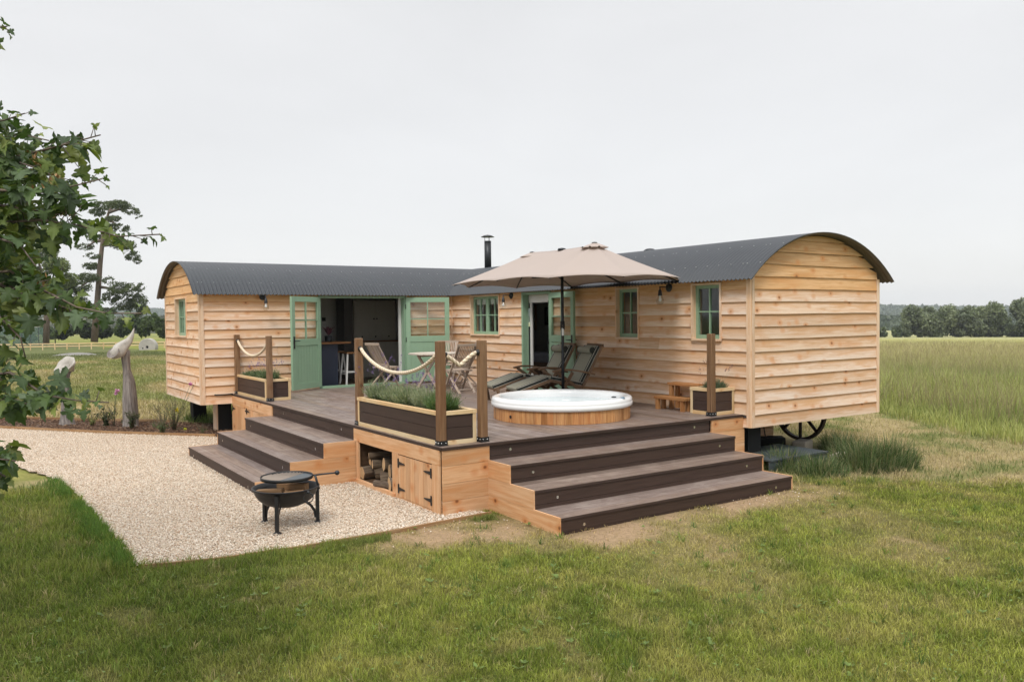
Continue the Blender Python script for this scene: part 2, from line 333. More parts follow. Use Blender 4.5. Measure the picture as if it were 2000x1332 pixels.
BED = [(-9, -12.6), (-3.72, -8.70), (-1.48, -7.07), (.43, -5.40), (.55, -4.7), (-.9, -4.6), (-2.3, -5.55), (-3.7, -6.95), (-5.6, -8.6), (-9.5, -11.2)]
SOLID = [(0, -VL + .2), (0, -4.9), (U, -4.94), (U, -4.35), (U + 3 * T, -4.35), (U + 3 * T, -.68), (U, -.68), (U, 0), (UR, 0), (UR, W), (-W, W), (-W, -VL + .2)]
STAIRL = [(2.42, -4.9), (2.42, -V - 3 * .4528), (6.03, -V - 3 * .4528), (6.03, -4.9)]
# lawn edge on the far right: from the corner of the steps outwards; tall meadow beyond a second line
def z_lawn(x, y):   # + = mown lawn side (towards the camera)
    q = -side(x, y, 9.0, -.9, 11.3, 2.45) ; return q + (fbm(x * .8, y * .8, 3) - .5) * .9
def z_meadow(x, y): # + = tall meadow
    q = side(x, y, 9.9, 5.3, 5.5, 7.3); q = -q; q2 = np.where(x < 5.5, y - 7.3 - (5.5 - x) * .3, q); return q2 + (fbm(x * .5, y * .5, 9) - .5) * 1.6
def dry(x, y):
    d = np.zeros(np.shape(x)); x = x + (fbm(x * 1.3, y * 1.3, 91) - .5) * .8; y = y + (fbm(x * 1.3, y * 1.3, 92) - .5) * .8
    d = np.maximum(d, 1 - sstep(.1, .8, seg_d(x, y, 9.9, -.7, 9.75, -4.6)))
    d = np.maximum(d, 1 - sstep(.1, .9, seg_d(x, y, 9.3, -4.7, 8.85, -5.7)))
    d = np.maximum(d, .5 * (1 - sstep(.1, 1.0, seg_d(x, y, 10.0, -3.4, 11.5, -3.9))))
    d = np.maximum(d, .4 * (1 - sstep(.1, .9, seg_d(x, y, 11.0, -1.2, 12.2, -2.2))))
    n = fbm(x * 2.6, y * 2.6, 21, 5); return np.clip(d * (-.1 + 2.0 * n) + .28 * sstep(.62, .78, fbm(x * 3.4, y * 3.4, 5)), 0, 1)
LG1, LG2, LG3 = np.array([.125, .155, .032]), np.array([.225, .24, .060]), np.array([.28, .25, .095])
DRYC = np.array([.36, .255, .165]); THATCH = np.array([.34, .275, .15]); MEAD = np.array([.27, .29, .12])
def lerp(a, b, t): return a + (b - a) * t[..., None]
def gcol(x, y):
    D = np.hypot(x - CX, y - CY)
    n = fbm(x * .75, y * .75, 1); n2 = fbm(x * 5.2, y * 5.2, 2)
    c = lerp(np.broadcast_to(LG1, x.shape + (3,)), LG2, sstep(.36, .64, n * .45 + n2 * .55)); c = lerp(c, LG3, .6 * sstep(.48, .7, fbm(x * 2.3, y * 2.3, 7))); c = c * (.72 + .56 * fbm(x * 9, y * 9, 15))[..., None]
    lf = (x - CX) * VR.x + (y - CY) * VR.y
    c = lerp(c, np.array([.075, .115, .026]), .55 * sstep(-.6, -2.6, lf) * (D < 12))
    c = lerp(c, DRYC * 1.0, dry(x, y))
    zl = z_lawn(x, y); th = sstep(.25, -.25, zl) * (x > 3)
    tc_ = lerp(np.broadcast_to(THATCH, x.shape + (3,)), np.array([.17, .18, .06]), sstep(.35, .7, fbm(x * 1.7, y * 1.7, 31)))
    c = lerp(c, tc_, th)
    zm = z_meadow(x, y); c = lerp(c, MEAD, sstep(-.3, .5, zm))
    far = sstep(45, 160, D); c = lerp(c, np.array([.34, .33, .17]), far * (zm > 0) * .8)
    # left field behind the bed: short, pale, patchy
    lfz = (x < -.2) & (y < 7.0) & (z_meadow(x, y) < 0)
    lc = lerp(np.broadcast_to(np.array([.19, .20, .075]), x.shape + (3,)), np.array([.37, .295, .17]), sstep(.42, .68, fbm(x * .16, y * .33, 41)) * .9)
    lc = lc * (.75 + .5 * fbm(x * 1.2, y * 1.2, 43))[..., None]; lc = lerp(lc, np.array([.10, .12, .045]), .85 * sstep(64, 76, D)); c = np.where(lfz[..., None], lc, c)
    return c
rad = np.concatenate([np.arange(.4, 30, .22), 30 * 1.045 ** np.arange(0, 124)]); rad = rad[rad < 6500]
ang = np.linspace(0, 2 * PI, 421)[:-1]
RR, AA = np.meshgrid(rad, ang, indexing='ij'); gx = CX + RR * np.cos(AA); gy = CY + RR * np.sin(AA); gz = ground(gx, gy)
gz = gz + (fbm(gx * .7, gy * .7, 77) - .5) * .03 * (RR < 40) * (RR > 3) * (~inpoly(gx, gy, GRAVEL)) - .004
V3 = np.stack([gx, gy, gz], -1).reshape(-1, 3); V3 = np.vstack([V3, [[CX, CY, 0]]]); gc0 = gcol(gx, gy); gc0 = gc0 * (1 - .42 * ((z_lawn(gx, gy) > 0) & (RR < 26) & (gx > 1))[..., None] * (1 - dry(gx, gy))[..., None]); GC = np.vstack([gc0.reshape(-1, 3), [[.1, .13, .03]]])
n0, n1 = RR.shape; I, J = np.meshgrid(np.arange(n0 - 1), np.arange(n1), indexing='ij'); J2 = (J + 1) % n1
F = np.stack([I * n1 + J, (I + 1) * n1 + J, (I + 1) * n1 + J2, I * n1 + J2], -1).reshape(-1, 4)
cap = np.array([[j, (j + 1) % n1, len(V3) - 1, len(V3) - 1] for j in range(n1)])
mt, N, L, p = nmat('ground_surface'); a = attr(N, 'col').outputs['Color']; t = N.new('ShaderNodeTexCoord').outputs['Object']
nf = noise(N, L, t, 26, 6, .7); nm = noise(N, L, t, 5, 4, .6)
c_ = mixc(N, L, 1, a, mixc(N, L, nf, (.25, .28, .2), (1.65, 1.6, 1.55)), 'MULTIPLY'); c_ = mixc(N, L, 1, c_, mixc(N, L, nm, (.8, .8, .8), (1.2, 1.2, 1.2)), 'MULTIPLY')
L.new(c_, p.inputs['Base Color']); p.inputs['Roughness'].default_value = .95; p.inputs['Specular IOR Level'].default_value = .1; bump(N, L, nf, p, .8, .04)
F3 = cap[:, :3]
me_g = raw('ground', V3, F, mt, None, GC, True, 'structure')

# gravel sheet
def sheet(name, P, z, mat, kind='structure'):
    bm = bmesh.new(); vs = [bm.verts.new((x_, y_, z)) for x_, y_ in P]; bm.faces.new(vs); bmesh.ops.triangulate(bm, faces=bm.faces[:])
    me = bpy.data.meshes.new(name); bm.to_mesh(me); me.materials.append(mat); o = bpy.data.objects.new(name, me); COL.objects.link(o); o['kind'] = kind; return o
mt, N, L, p = nmat('gravel_stones'); t = N.new('ShaderNodeTexCoord').outputs['Object']
vo = N.new('ShaderNodeTexVoronoi'); vo.inputs['Scale'].default_value = 46; vo.inputs['Randomness'].default_value = 1; L.new(t, vo.inputs[0])
sp = N.new('ShaderNodeSeparateColor'); L.new(vo.outputs['Color'], sp.inputs[0])
c_ = rampn(N, L, sp.outputs[0], [(0, (.42, .31, .21)), (.18, (.64, .52, .39)), (.5, (.73, .625, .50)), (.85, (.81, .73, .63)), (1, (.56, .39, .26))])
c_ = mixc(N, L, maprange(N, L, vo.outputs['Distance'], .35, .62, 0, .75), c_, (.20, .14, .09)); c_ = mixc(N, L, 1, c_, mixc(N, L, noise(N, L, t, 1.1, 4), (.86, .85, .84), (1.08, 1.08, 1.08)), 'MULTIPLY')
L.new(c_, p.inputs['Base Color']); p.inputs['Roughness'].default_value = .9; p.inputs['Specular IOR Level'].default_value = .2
b_ = bump(N, L, vo.outputs['Distance'], p, 1.0, .012); b_.invert = True; M['gravel'] = mt
sheet('gravel_path', GRAVEL, .02, M['gravel'])
mt, N, L, p = nmat('bark_mulch'); t = N.new('ShaderNodeTexCoord').outputs['Object']; n1_ = noise(N, L, mapping(N, L, t, (1, 1, 1)), 24, 5, .75, 1)
L.new(rampn(N, L, n1_, [(.32, (.035, .02, .013)), (.5, (.13, .075, .045)), (.68, (.24, .15, .10))]), p.inputs['Base Color']); p.inputs['Roughness'].default_value = .95; bump(N, L, n1_, p, 1, .04); M['mulch'] = mt
sheet('flower_bed', BED, .028, M['mulch'])
# loose stones lying on the gravel
ico = np.array([(1, 0, 0), (-1, 0, 0), (0, 1, 0), (0, -1, 0), (0, 0, 1), (0, 0, -1)], float); icf = np.array([(0, 2, 4), (2, 1, 4), (1, 3, 4), (3, 0, 4), (2, 0, 5), (1, 2, 5), (3, 1, 5), (0, 3, 5)])
def randrot(n):
    q = rng.normal(size=(n, 4)); q /= np.linalg.norm(q, axis=1)[:, None]; a, b, c, d = q.T
    return np.stack([a*a+b*b-c*c-d*d, 2*(b*c-a*d), 2*(b*d+a*c), 2*(b*c+a*d), a*a-b*b+c*c-d*d, 2*(c*d-a*b), 2*(b*d-a*c), 2*(c*d+a*b), a*a-b*b-c*c+d*d], -1).reshape(n, 3, 3)
def stones(pts, size, cols, name, mat, jit=.35, flat=1, parent=None, kind='stuff', zoff=None):
    n = len(pts); s = size * rng.uniform(.55, 1.35, (n, 1, 3)); b = ico[None] * s * rng.uniform(1 - jit, 1 + jit, (n, 6, 1)); b = np.einsum('nij,nkj->nki', randrot(n), b); b[..., 2] *= flat
    P = b + pts[:, None, :]; F_ = (icf[None] + np.arange(n)[:, None, None] * 6).reshape(-1, 3); return raw(name, P.reshape(-1, 3), F_, mat, parent, np.repeat(cols, 6, 0), False, kind)
mt, N, L, p = nmat('loose_stone'); L.new(attr(N, 'col').outputs['Color'], p.inputs['Base Color']); p.inputs['Roughness'].default_value = .85; p.inputs['Specular IOR Level'].default_value = .2; M['lstone'] = mt
def sample(n, x0, x1, y0, y1, f):
    x_ = rng.uniform(x0, x1, n); y_ = rng.uniform(y0, y1, n); k = f(x_, y_); return x_[k], y_[k]
def camfall(x_, y_, d0, pw): D = np.hypot(x_ - CX, y_ - CY); return rng.uniform(size=x_.shape) < np.clip((d0 / D) ** pw, 0, 1)
x_, y_ = sample(520000, -5, 8.8, -12.5, -4.5, lambda a, b: inpoly(a, b, GRAVEL) & ~inpoly(a, b, STAIRL) & ~inpoly(a, b, SOLID) & camfall(a, b, 8, 2.0))
pc = np.array([(.63, .51, .39), (.74, .645, .53), (.83, .765, .675), (.53, .37, .25), (.69, .56, .44), (.38, .28, .19)]); ci = rng.choice(6, len(x_), p=[.25, .3, .2, .08, .13, .04])
stones(np.stack([x_, y_, np.full_like(x_, .025) + rng.uniform(0, .008, len(x_))], -1), .0085, pc[ci] * rng.uniform(.88, 1.08, (len(x_), 1)), 'gravel', M['lstone'], flat=.75)
x_, y_ = sample(60000, -9, .6, -12.6, -4.5, lambda a, b: inpoly(a, b, BED) & camfall(a, b, 13, 1.5)); pm = np.array([(.12, .065, .04), (.20, .12, .075), (.06, .035, .022), (.30, .20, .13)])
stones(np.stack([x_, y_, np.full_like(x_, .04) + rng.uniform(0, .015, len(x_))], -1), .022, pm[rng.choice(4, len(x_), p=[.4, .25, .25, .1])], 'bark_chips', M['lstone'], flat=.4)
# strays on the lawn edge and the bare soil
x_, y_ = sample(9000, 8.4, 10.4, -7.2, -.4, lambda a, b: ~inpoly(a, b, GRAVEL) & ~inpoly(a, b, SOLID) & (dry(a, b) > .5) & (rng.uniform(size=a.shape) < .16 * np.exp(-3 * np.minimum(seg_d(a, b, 8.6, -4.43, 8.6, -7), seg_d(a, b, 9.9, -.7, 9.8, -1.6)))))
stones(np.stack([x_, y_, np.full_like(x_, .012)], -1), .009, pc[rng.choice(6, len(x_))], 'stray_gravel', M['lstone'])

def edging(name, P, label, h=.07):
    mb = MB()
    for i in range(len(P) - 1): mb.bar((*P[i], h / 2 + .0), (*P[i + 1], h / 2), .028, h + .04, mi=0)
    return tag(build(name, mb, M['edging']), label, 'edging board')
edging('edging_board', [(-9, -12.6), (-3.72, -8.70), (-1.48, -7.07), (.43, -5.40)], 'low timber edging board between the cream gravel and the mulched flower bed', .05)
edging('edging_board', [(8.58, -4.43), (8.655, -5.6), (8.675, -6.6), (8.60, -7.4), (8.42, -8.03)], 'low timber edging board between the cream gravel and the mown lawn', .012)
edging('edging_board', [(-9.5, -11.2), (-5.6, -8.6), (-3.7, -6.95), (-2.3, -5.55)], 'pale timber edging board along the back of the mulched flower bed', .07)

# ---------------------------------------------------------------- cabin
cab = thing('timber_cabin', "L-shaped shepherd's hut cabin clad in larch boards under curved grey corrugated roofs", 'cabin', (-1, 1, 0))
def boards(org, ux, nv, u0, u1, z0, z1, ops, rows0=ZB, step=.18, archc=None):
    """lap cladding on a wall plane; org origin, ux unit along, nv outward"""
    mb = MB(); mb.zq = .18; ux = Vector(ux); nv = Vector(nv); o = Vector(org); k = 0; z = rows0
    core = ops
    while z < z1 - .01:
        zt = z + step; a = [(u0, u1)]
        us = sorted({u0, u1} | {q for (p, q, _, _) in ops for q in (p, q)} | {p for (p, q, _, _) in ops})
        us = [q for q in us if u0 <= q <= u1]; segs = []
        for i in range(len(us) - 1):
            a_, b_ = us[i], us[i + 1]; mid = (a_ + b_) / 2; zs = [(z, min(zt, z1))]
            for (p, q, r, s_) in ops:
                if p < mid < q:
                    nz_ = []
                    for (c, d) in zs:
                        if s_ <= c or r >= d: nz_.append((c, d)); continue
                        if r > c: nz_.append((c, r))
                        if s_ < d: nz_.append((s_, d))
                    zs = nz_
            for c, d in zs: segs.append([a_, b_, c, d])
        segs.sort(key=lambda s_: (s_[2], s_[3], s_[0])); merged = []
        for s_ in segs:
            if merged and abs(merged[-1][1] - s_[0]) < 1e-6 and merged[-1][2:] == s_[2:]: merged[-1][1] = s_[1]
            else: merged.append(s_)
        jit = random.uniform(-.004, .004); rr = random.random(); goff = random.uniform(0, 30)
        joint = random.uniform(u0 + 1.0, u1 - 1.0) if u1 - u0 > 4 else None
        for a_, b_, c, d in merged:
            if d - c < .006: continue
            spl = [(a_, b_)]
            if joint and a_ < joint < b_: spl = [(a_, joint - .0015), (joint + .0015, b_)]
            for a2, b2 in spl:
                if joint: rr = random.random()
                n = max(1, int((b2 - a2) / .22)); vs = []; gc = []
                if archc is not None and c > ZW - .05:
                    sm_ = math.sqrt(max(0, RAD ** 2 - (c + .02 - APEX + RAD) ** 2)); a2 = max(a2, archc - sm_); b2 = min(b2, archc + sm_)
                    if b2 - a2 < .1: continue
                    n = max(12, n)
                for i in range(n + 1):
                    u = a2 + (b2 - a2) * i / n; top = d
                    if archc is not None: top = min(d, arch(u - archc) - .012)
                    wob = .0030 * math.sin(u * 1.7 + k * 1.7 + goff) + .0016 * math.sin(u * 5.3 + k * 2 + goff)
                    cc = c + (wob + jit * .3 if abs(c - z) < 1e-6 and k > 0 else 0)
                    top = max(top, cc + .0005)
                    for zz, base in ((cc, 1), (top + (.012 if abs(d - zt) < 1e-6 and archc is None and d < z1 - .001 else 0), 0)):
                        f = (zz - z) / step; th = .031 - .022 * f
                        vs += [o + ux * u + nv * (th + .0) + Vector((0, 0, zz)), o + ux * u + nv * .001 + Vector((0, 0, zz))]
                        gc += [(u + goff, th, zz - z), (u + goff, 0, zz - z)]
                fs = []
                for i in range(n):
                    b = i * 4; fs += [(b, b + 4, b + 6, b + 2), (b, b + 1, b + 5, b + 4), (b + 2, b + 6, b + 7, b + 3)]
                fs += [(0, 2, 3, 1), (n * 4, n * 4 + 1, n * 4 + 3, n * 4 + 2)]
                flip = ux.cross(Vector((0, 0, 1))).dot(nv) < 0
                if flip: fs = [f[::-1] for f in fs]
                mb.add(vs, fs, gc, rr, 1 if z > 2.5 else 0)
        z = zt; k += 1
    return mb
def core(org, ux, nv, u0, u1, z0, z1, ops, th=.08):
    """wall core with openings, grid-split"""
    mb = MB(); ux = Vector(ux); nv = Vector(nv); o = Vector(org); Mx = Matrix((ux, nv, Vector((0, 0, 1)))).transposed()
    us = sorted({u0, u1} | {q for op in ops for q in op[:2]})
    for i in range(len(us) - 1):
        a_, b_ = us[i], us[i + 1]; mid = (a_ + b_) / 2; hs = sorted([(op[2], op[3]) for op in ops if op[0] < mid < op[1]]); z = z0
        for c, d in hs + [(z1, z1)]:
            if c > z: mb.box(o + ux * mid - nv * th / 2 + Vector((0, 0, (z + c) / 2)), (b_ - a_, th, c - z), Mx)
            z = d
    return mb
WIN_R = [(.847, 2.02), (5.66, 6.245), (7.41, 8.005)]
opsR = [(a_, b_, 1.815, 2.68) for a_, b_ in WIN_R] + [(2.835, 3.80, ZD - .2, 2.69)]
opsL = [(-3.19, -1.19, ZD - .2, 2.69)]
opsG = [(-2.06, -1.02, 1.865, 2.68)]
def wall(org, ux, nv, u0, u1, ops, archc=None, t0=0, t1=0):
    mb = boards(org, ux, nv, u0 + t0, u1 - t1, ZB, APEX if archc is not None else ZW, ops, archc=archc)
    o = build('wall', mb, [M['larch'], M['larch_fresh']], cab)
    c = core(org, ux, nv, u0 + .001, u1 - .001, ZB + .01, ZW, ops); build('lining', c, M['white'], sub(o)); return o
wall((0, 0, 0), (1, 0, 0), (0, -1, 0), .0, UR, opsR, t0=.03, t1=.045)
wall((0, 0, 0), (0, 1, 0), (1, 0, 0), -VL, 0, opsL, t0=.045, t1=.03)
wall((0, -VL, 0), (1, 0, 0), (0, -1, 0), -W, 0, opsG, archc=-W / 2, t0=.045, t1=.045)
wall((UR, 0, 0), (0, 1, 0), (1, 0, 0), 0, W, [], archc=W / 2, t0=.045, t1=.045)
wall((0, W, 0), (1, 0, 0), (0, 1, 0), -W, UR, [(-2.0, -.9, 1.865, 2.5)], t0=.045, t1=.045)
wall((-W, 0, 0), (0, 1, 0), (-1, 0, 0), -VL, W, [], t0=.045, t1=.045)
# gable cores behind the arch
for org, ux, nv, c0 in (((0, -VL + .04, 0), (1, 0, 0), (0, -1, 0), -W / 2), ((UR - .04, 0, 0), (0, 1, 0), (1, 0, 0), W / 2)):
    mb = MB(); o = Vector(org); ux = Vector(ux); pts = [o + ux * (c0 + s) + Vector((0, 0, arch(s) - .02)) for s in np.linspace(-W / 2 + .02, W / 2 - .02, 25)]; lo = [o + ux * (c0 + s) + Vector((0, 0, ZW - .02)) for s in np.linspace(-W / 2 + .02, W / 2 - .02, 25)]
    mb.add(pts + lo, [(i, i + 1, i + 26, i + 25) for i in range(24)]); build('gable_panel', mb, M['white'], cab)
# corner trims
for x_, y_ in ((UR, 0), (UR, W), (0, -VL), (-W, -VL)):
    sx = 1 if x_ > -1 else -1; sy = -1 if y_ < 1 else 1
    if x_ < -1: sx = -1
    mb = MB(); mb.box((x_ + sx * .012 - sx * .024, y_ + sy * .017, (ZB + ZW) / 2), (.075, .034, ZW - ZB)); mb.box((x_ + sx * .017, y_ - sy * .0275, (ZB + ZW) / 2), (.034, .055, ZW - ZB + .002)); build('corner_trim', mb, M['larch_trim'], cab, .003)
mb = MB(); mb.box((.022, -.022, (ZD + ZW) / 2), (.044, .044, ZW - ZD)); build('corner_trim', mb, M['larch_trim'], cab)
# eaves fascia
mb = MB(); mb.box(((UR) / 2 + .05, -.03, 2.725), (UR - .1, .05, .05)); build('fascia', mb, M['larch_trim'], cab)
mb = MB(); mb.box((.03, -VL / 2 - .03, 2.725), (.05, VL - .12, .05)); build('fascia', mb, M['larch_trim'], cab)
# floor, ceiling, partitions
mb = MB(); mb.box((UR / 2 - W / 2, W / 2, .72), (UR + W - .2, W - .2, .10)); mb.box((-W / 2, -VL / 2 + .01, .721), (W - .2, VL - .24, .10)); build('floor', mb, M['floorin'], cab)
mb = MB(); mb.box((UR / 2 - W / 2, W / 2, .62), (UR + W - .1, W - .1, .06)); mb.box((-W / 2, -VL / 2 + .01, .621), (W - .1, VL - .16, .06)); build('chassis', mb, M['dark'], cab)
mb = MB(); mb.box((-W / 2, -.05, 1.75), (W - .2, .06, 1.95)); build('partition', mb, M['white'], cab); mb = MB(); mb.box((5.2, W / 2, 1.75), (.06, W - .2, 1.95)); build('partition', mb, M['white'], cab)
# roofs: corrugated barrel
def roof(L0, L1, alongx, c0):
    mb = MB(); n = int((L1 - L0) / .0127); ns = 26; S = np.linspace(-1.70, 1.70, ns + 1); out_ = []; inn = []
    for i in range(n + 1):
        l = L0 + (L1 - L0) * i / n; c = math.sin(2 * PI * l / .0762) * .014
        for s in S:
            nx = s / RAD; nz_ = math.sqrt(1 - nx * nx); base = Vector((s, arch(s)))
            for off, lst in ((.020 + c, out_), (.013 + c, inn)):
                p_ = base + Vector((nx, nz_)) * off; lst.append((l, c0 + p_.x, p_.y) if alongx else (c0 + p_.x, l, p_.y))
    m_ = ns + 1; f1 = []; f2 = []; f3 = []
    for i in range(n):
        for j in range(ns):
            a_ = i * m_ + j; f1.append((a_, a_ + m_, a_ + m_ + 1, a_ + 1) if not alongx else (a_, a_ + m_, a_ + m_ + 1, a_ + 1))
            f2.append((a_, a_ + 1, a_ + m_ + 1, a_ + m_))
    mb.add(out_, f1, out_, .5, 0, True); mb.add(inn, f2, inn, .5, 1, True)
    K = len(out_)
    rim = [(i * m_, (i + 1) * m_) for i in range(n)] + [(i * m_ + ns, (i + 1) * m_ + ns) for i in range(n)] + [(j, j + 1) for j in range(ns)] + [(n * m_ + j, n * m_ + j + 1) for j in range(ns)]
    b = len(mb.v); vv = []
    for a_, c_ in rim: vv += [out_[a_], out_[c_], inn[c_], inn[a_]]
    mb.add(vv, [tuple(range(q * 4, q * 4 + 4)) for q in range(len(rim))], vv, .5, 0)
    for s in (-1.45, -.95, .95, 1.45):
        z_ = arch(s) + .03
        k_ = 0; l = L0 + .0762 * 1.25
        while l < L1 - .05:
            l2 = round((l) / .0762) * .0762 + .019
            nx = s / RAD; pp = (l2, c0 + s + nx * .031, arch(s) + .031) if alongx else (c0 + s + nx * .031, l2, arch(s) + .031)
            mb.ball(pp, .010, 3, 2); l += .0762 * (3 if k_ % 9 else 1); k_ += 1
    return build('roof', mb, [M['steel'], M['under'], M['cap']], cab)
roof(-W - .1, UR + .19, True, W / 2); roof(-VL - .17, W + .1, False, -W / 2)
# valley flashing tip at the inner corner
mb = MB(); mb.bar((-.75, .75, arch(.79) + .035), (.085, -.085, 2.745), .10, .004); build('valley_flashing', mb, M['dkmetal'], cab)
# flue
mb = MB(); mb.tube([(-.83, 1.5, 3.3), (-.83, 1.5, 4.08)], .085, 16); fl = build('flue', mb, M['dkmetal'], cab)
mb = MB(); mb.lathe((-.83, 1.5, 0), [(.0, 4.235), (.10, 4.215), (.165, 4.18), (.165, 4.174), (0, 4.19)], 20)
for a_ in (0, 2.1, 4.2): mb.tube([(-.83 + .07 * math.cos(a_), 1.5 + .07 * math.sin(a_), 4.06), (-.83 + .07 * math.cos(a_), 1.5 + .07 * math.sin(a_), 4.2)], .007, 5)
build('cowl', mb, M['dkmetal'], sub(fl))
mb = MB(); mb.ball((5.1, 1.3, arch(.2) + .01), .12, 5, 0, (1, 1, .45)); build('roof_vent', mb, M['dkmetal'], cab)

# windows ------------------------------------------------------------
def window(org, ux, nv, u0, u1, z0, z1, leaves=1, recess=.085, blind=False):
    ux = Vector(ux); nv = Vector(nv); o = Vector(org); Mx = Matrix((ux, nv, Vector((0, 0, 1)))).transposed()
    def P(u, n, z): return o + ux * u + nv * n + Vector((0, 0, z))
    mb = MB(); f = .028; D = .20; n0_ = .045 - D / 2; zc = (z0 + z1) / 2; uc = (u0 + u1) / 2; w_ = u1 - u0; h_ = z1 - z0
    mb.box(P(u0 + f / 2, n0_, zc), (f, D, h_), Mx, 2); mb.box(P(u1 - f / 2, n0_, zc), (f, D, h_), Mx, 2)
    mb.box(P(uc, n0_ + .002, z1 - f / 2), (w_ - 2 * f, D, f), Mx, 0); mb.box(P(uc, n0_ + .004, z0 + f / 2), (w_ - 2 * f + .03, D + .012, f), Mx, 0)
    wn = build('window', mb, M['larch_trim'], cab); sub(wn)
    iu0, iu1, iz0, iz1 = u0 + f, u1 - f, z0 + f, z1 - f; lw = (iu1 - iu0) / leaves
    for k in range(leaves):
        a_ = iu0 + k * lw; b_ = a_ + lw; mb = MB(); s = .052; n_ = .045 - recess - .02; th = .042
        mb.box(P(a_ + s / 2, n_, (iz0 + iz1) / 2), (s, th, iz1 - iz0), Mx); mb.box(P(b_ - s / 2, n_, (iz0 + iz1) / 2), (s, th, iz1 - iz0), Mx)
        mb.box(P((a_ + b_) / 2, n_ - .001, iz1 - s / 2), (lw - 2 * s, th, s), Mx); mb.box(P((a_ + b_) / 2, n_ - .001, iz0 + s * .6), (lw - 2 * s, th, s * 1.2), Mx)
        mb.box(P((a_ + b_) / 2, n_ - .002, (iz0 + iz1) / 2), (.022, th - .008, iz1 - iz0 - 2 * s), Mx); mb.box(P((a_ + b_) / 2, n_ - .004, (iz0 + iz1) / 2 + .005), (lw - 2 * s, th - .012, .022), Mx)
        build('sash', mb, M['green'], wn)
        mb = MB(); mb.box(P((a_ + b_) / 2, n_ - .006, (iz0 + iz1) / 2), (lw - 2 * s + .01, .004, iz1 - iz0 - 2 * s + .01), Mx); build('pane', mb, M['glass'], wn)
    if blind:
        mb = MB(); mb.box(P(uc, -.115, iz1 - .09), (w_ - .06, .03, .16), Mx); build('blind', mb, M['white'], wn)
    return wn
for i, (a_, b_) in enumerate(WIN_R): window((0, 0, 0), (1, 0, 0), (0, -1, 0), a_, b_, 1.815, 2.68, 2 if i == 0 else 1, blind=(i == 0))
window((0, -VL, 0), (1, 0, 0), (0, -1, 0), -2.06, -1.02, 1.865, 2.68, 2)
window((0, W, 0), (1, 0, 0), (0, 1, 0), -2.0, -.9, 1.865, 2.5, 2)
# open vent sash of the narrow middle window shows as curtains inside: drapes behind the right-hand windows
def drape(x0, x1, y, z0, z1, mat):
    mb = MB(); n = 24; vs = []
    for i in range(n + 1):
        xx = x0 + (x1 - x0) * i / n; yy = y + .02 * math.sin(i * 1.6)
        vs += [(xx, yy, z0), (xx, yy, z1)]
    mb.add(vs, [(2 * i, 2 * i + 2, 2 * i + 3, 2 * i + 1) for i in range(n)], None, None, 0, True); return build('curtain', mb, mat)
for a_, b_, c_, lb in ((.86, 1.02, 'linen', 'grey curtain gathered at the left of the two-leaf window'), (1.86, 2.0, 'linen', 'grey curtain gathered at the right of the two-leaf window'), (-1.0, -.86, 'cream', 'pale curtain by the far back window, seen through the open stable door')):
    tag(drape(a_, b_, .2 if a_ > 0 else 2.9, 1.3 if a_ < 0 else 1.75, 2.6, M[c_]), lb, 'curtain')

# doors ---------------------------------------------------------------
def leaf(hx, hy, ang_, w_, z0, z1, glass_z0, label, stable=False, handle_side=1, thick=.045, hz=1.75):
    """leaf lies along local +x from the hinge, local y = thickness"""
    Mw = Matrix.Translation((hx, hy, 0)) @ Matrix.Rotation(ang_, 4, 'Z'); s = .10; top = .105; h = z1 - z0
    mb = MB(); B = lambda x0, x1, za, zb, th=thick, dy=0: mb.box(((x0 + x1) / 2, dy, (za + zb) / 2), (x1 - x0, th, zb - za))
    B(0, s, z0, z1); B(w_ - s, w_, z0, z1); B(s, w_ - s, z1 - top, z1, thick - .002); B(s, w_ - s, glass_z0 - .13, glass_z0, thick - .002); B(s, w_ - s, z0, z0 + .12, thick - .002)
    pa, pb = z0 + .12, glass_z0 - .13
    if stable:
        B(s, w_ - s, glass_z0 - .27, glass_z0 - .14, thick - .002); pb = glass_z0 - .27
    n = 8; pw = (w_ - 2 * s) / n
    for i in range(n): B(s + i * pw + .0025, s + (i + 1) * pw - .0025, pa, pb, thick - .022)
    B(s, w_ - s, pa, pb, thick - .034)
    xc = w_ / 2; zc = (glass_z0 + z1 - top) / 2; B(xc - .011, xc + .011, glass_z0, z1 - top, thick - .01); B(s, w_ - s, zc - .011, zc + .011, thick - .012)
    d = build('door', xf(mb, Mw), M['green'], cab); d['label'] = label; sub(d)
    mb = MB(); B(s - .003, w_ - s + .003, glass_z0 - .003, z1 - top + .003, .005); build('pane', xf(mb, Mw), M['glass'], d)
    mb = MB()
    for sg in ((1, -1) if handle_side else ()):
        mb.box((w_ - .055, sg * (thick / 2 + .005), hz), (.038, .010, .24)); mb.tube([(w_ - .055, sg * (thick / 2), hz + .03), (w_ - .055, sg * (thick / 2 + .05), hz + .03), (w_ - .17, sg * (thick / 2 + .055), hz + .03)], .009, 8)
    if handle_side: build('handle', xf(mb, Mw), M['black'], d)
    for zz in (z0 + .2, (z0 + z1) / 2, z1 - .2): mb = MB(); mb.tube([(0, -thick / 2 - .004, zz - .05), (0, -thick / 2 - .004, zz + .05)], .009, 6); build('hinge', xf(mb, Mw), M['black'], d)
    return d
TH = math.radians(35); leaf(.055, -3.175, math.atan2(-math.cos(TH), math.sin(TH)), .96, .815, 2.66, 1.815, 'green half-glazed door leaf folded back left of the wide opening')
TH = math.radians(21); leaf(.055, -1.205, math.atan2(math.cos(TH), math.sin(TH)), .96, .815, 2.66, 1.815, 'green half-glazed door leaf folded back beside the inner corner', handle_side=0)
leaf(3.80, -.055, math.radians(-7), .90, .815, 2.66, 1.86, 'green stable door leaf opened against the long wall behind the loungers', True)
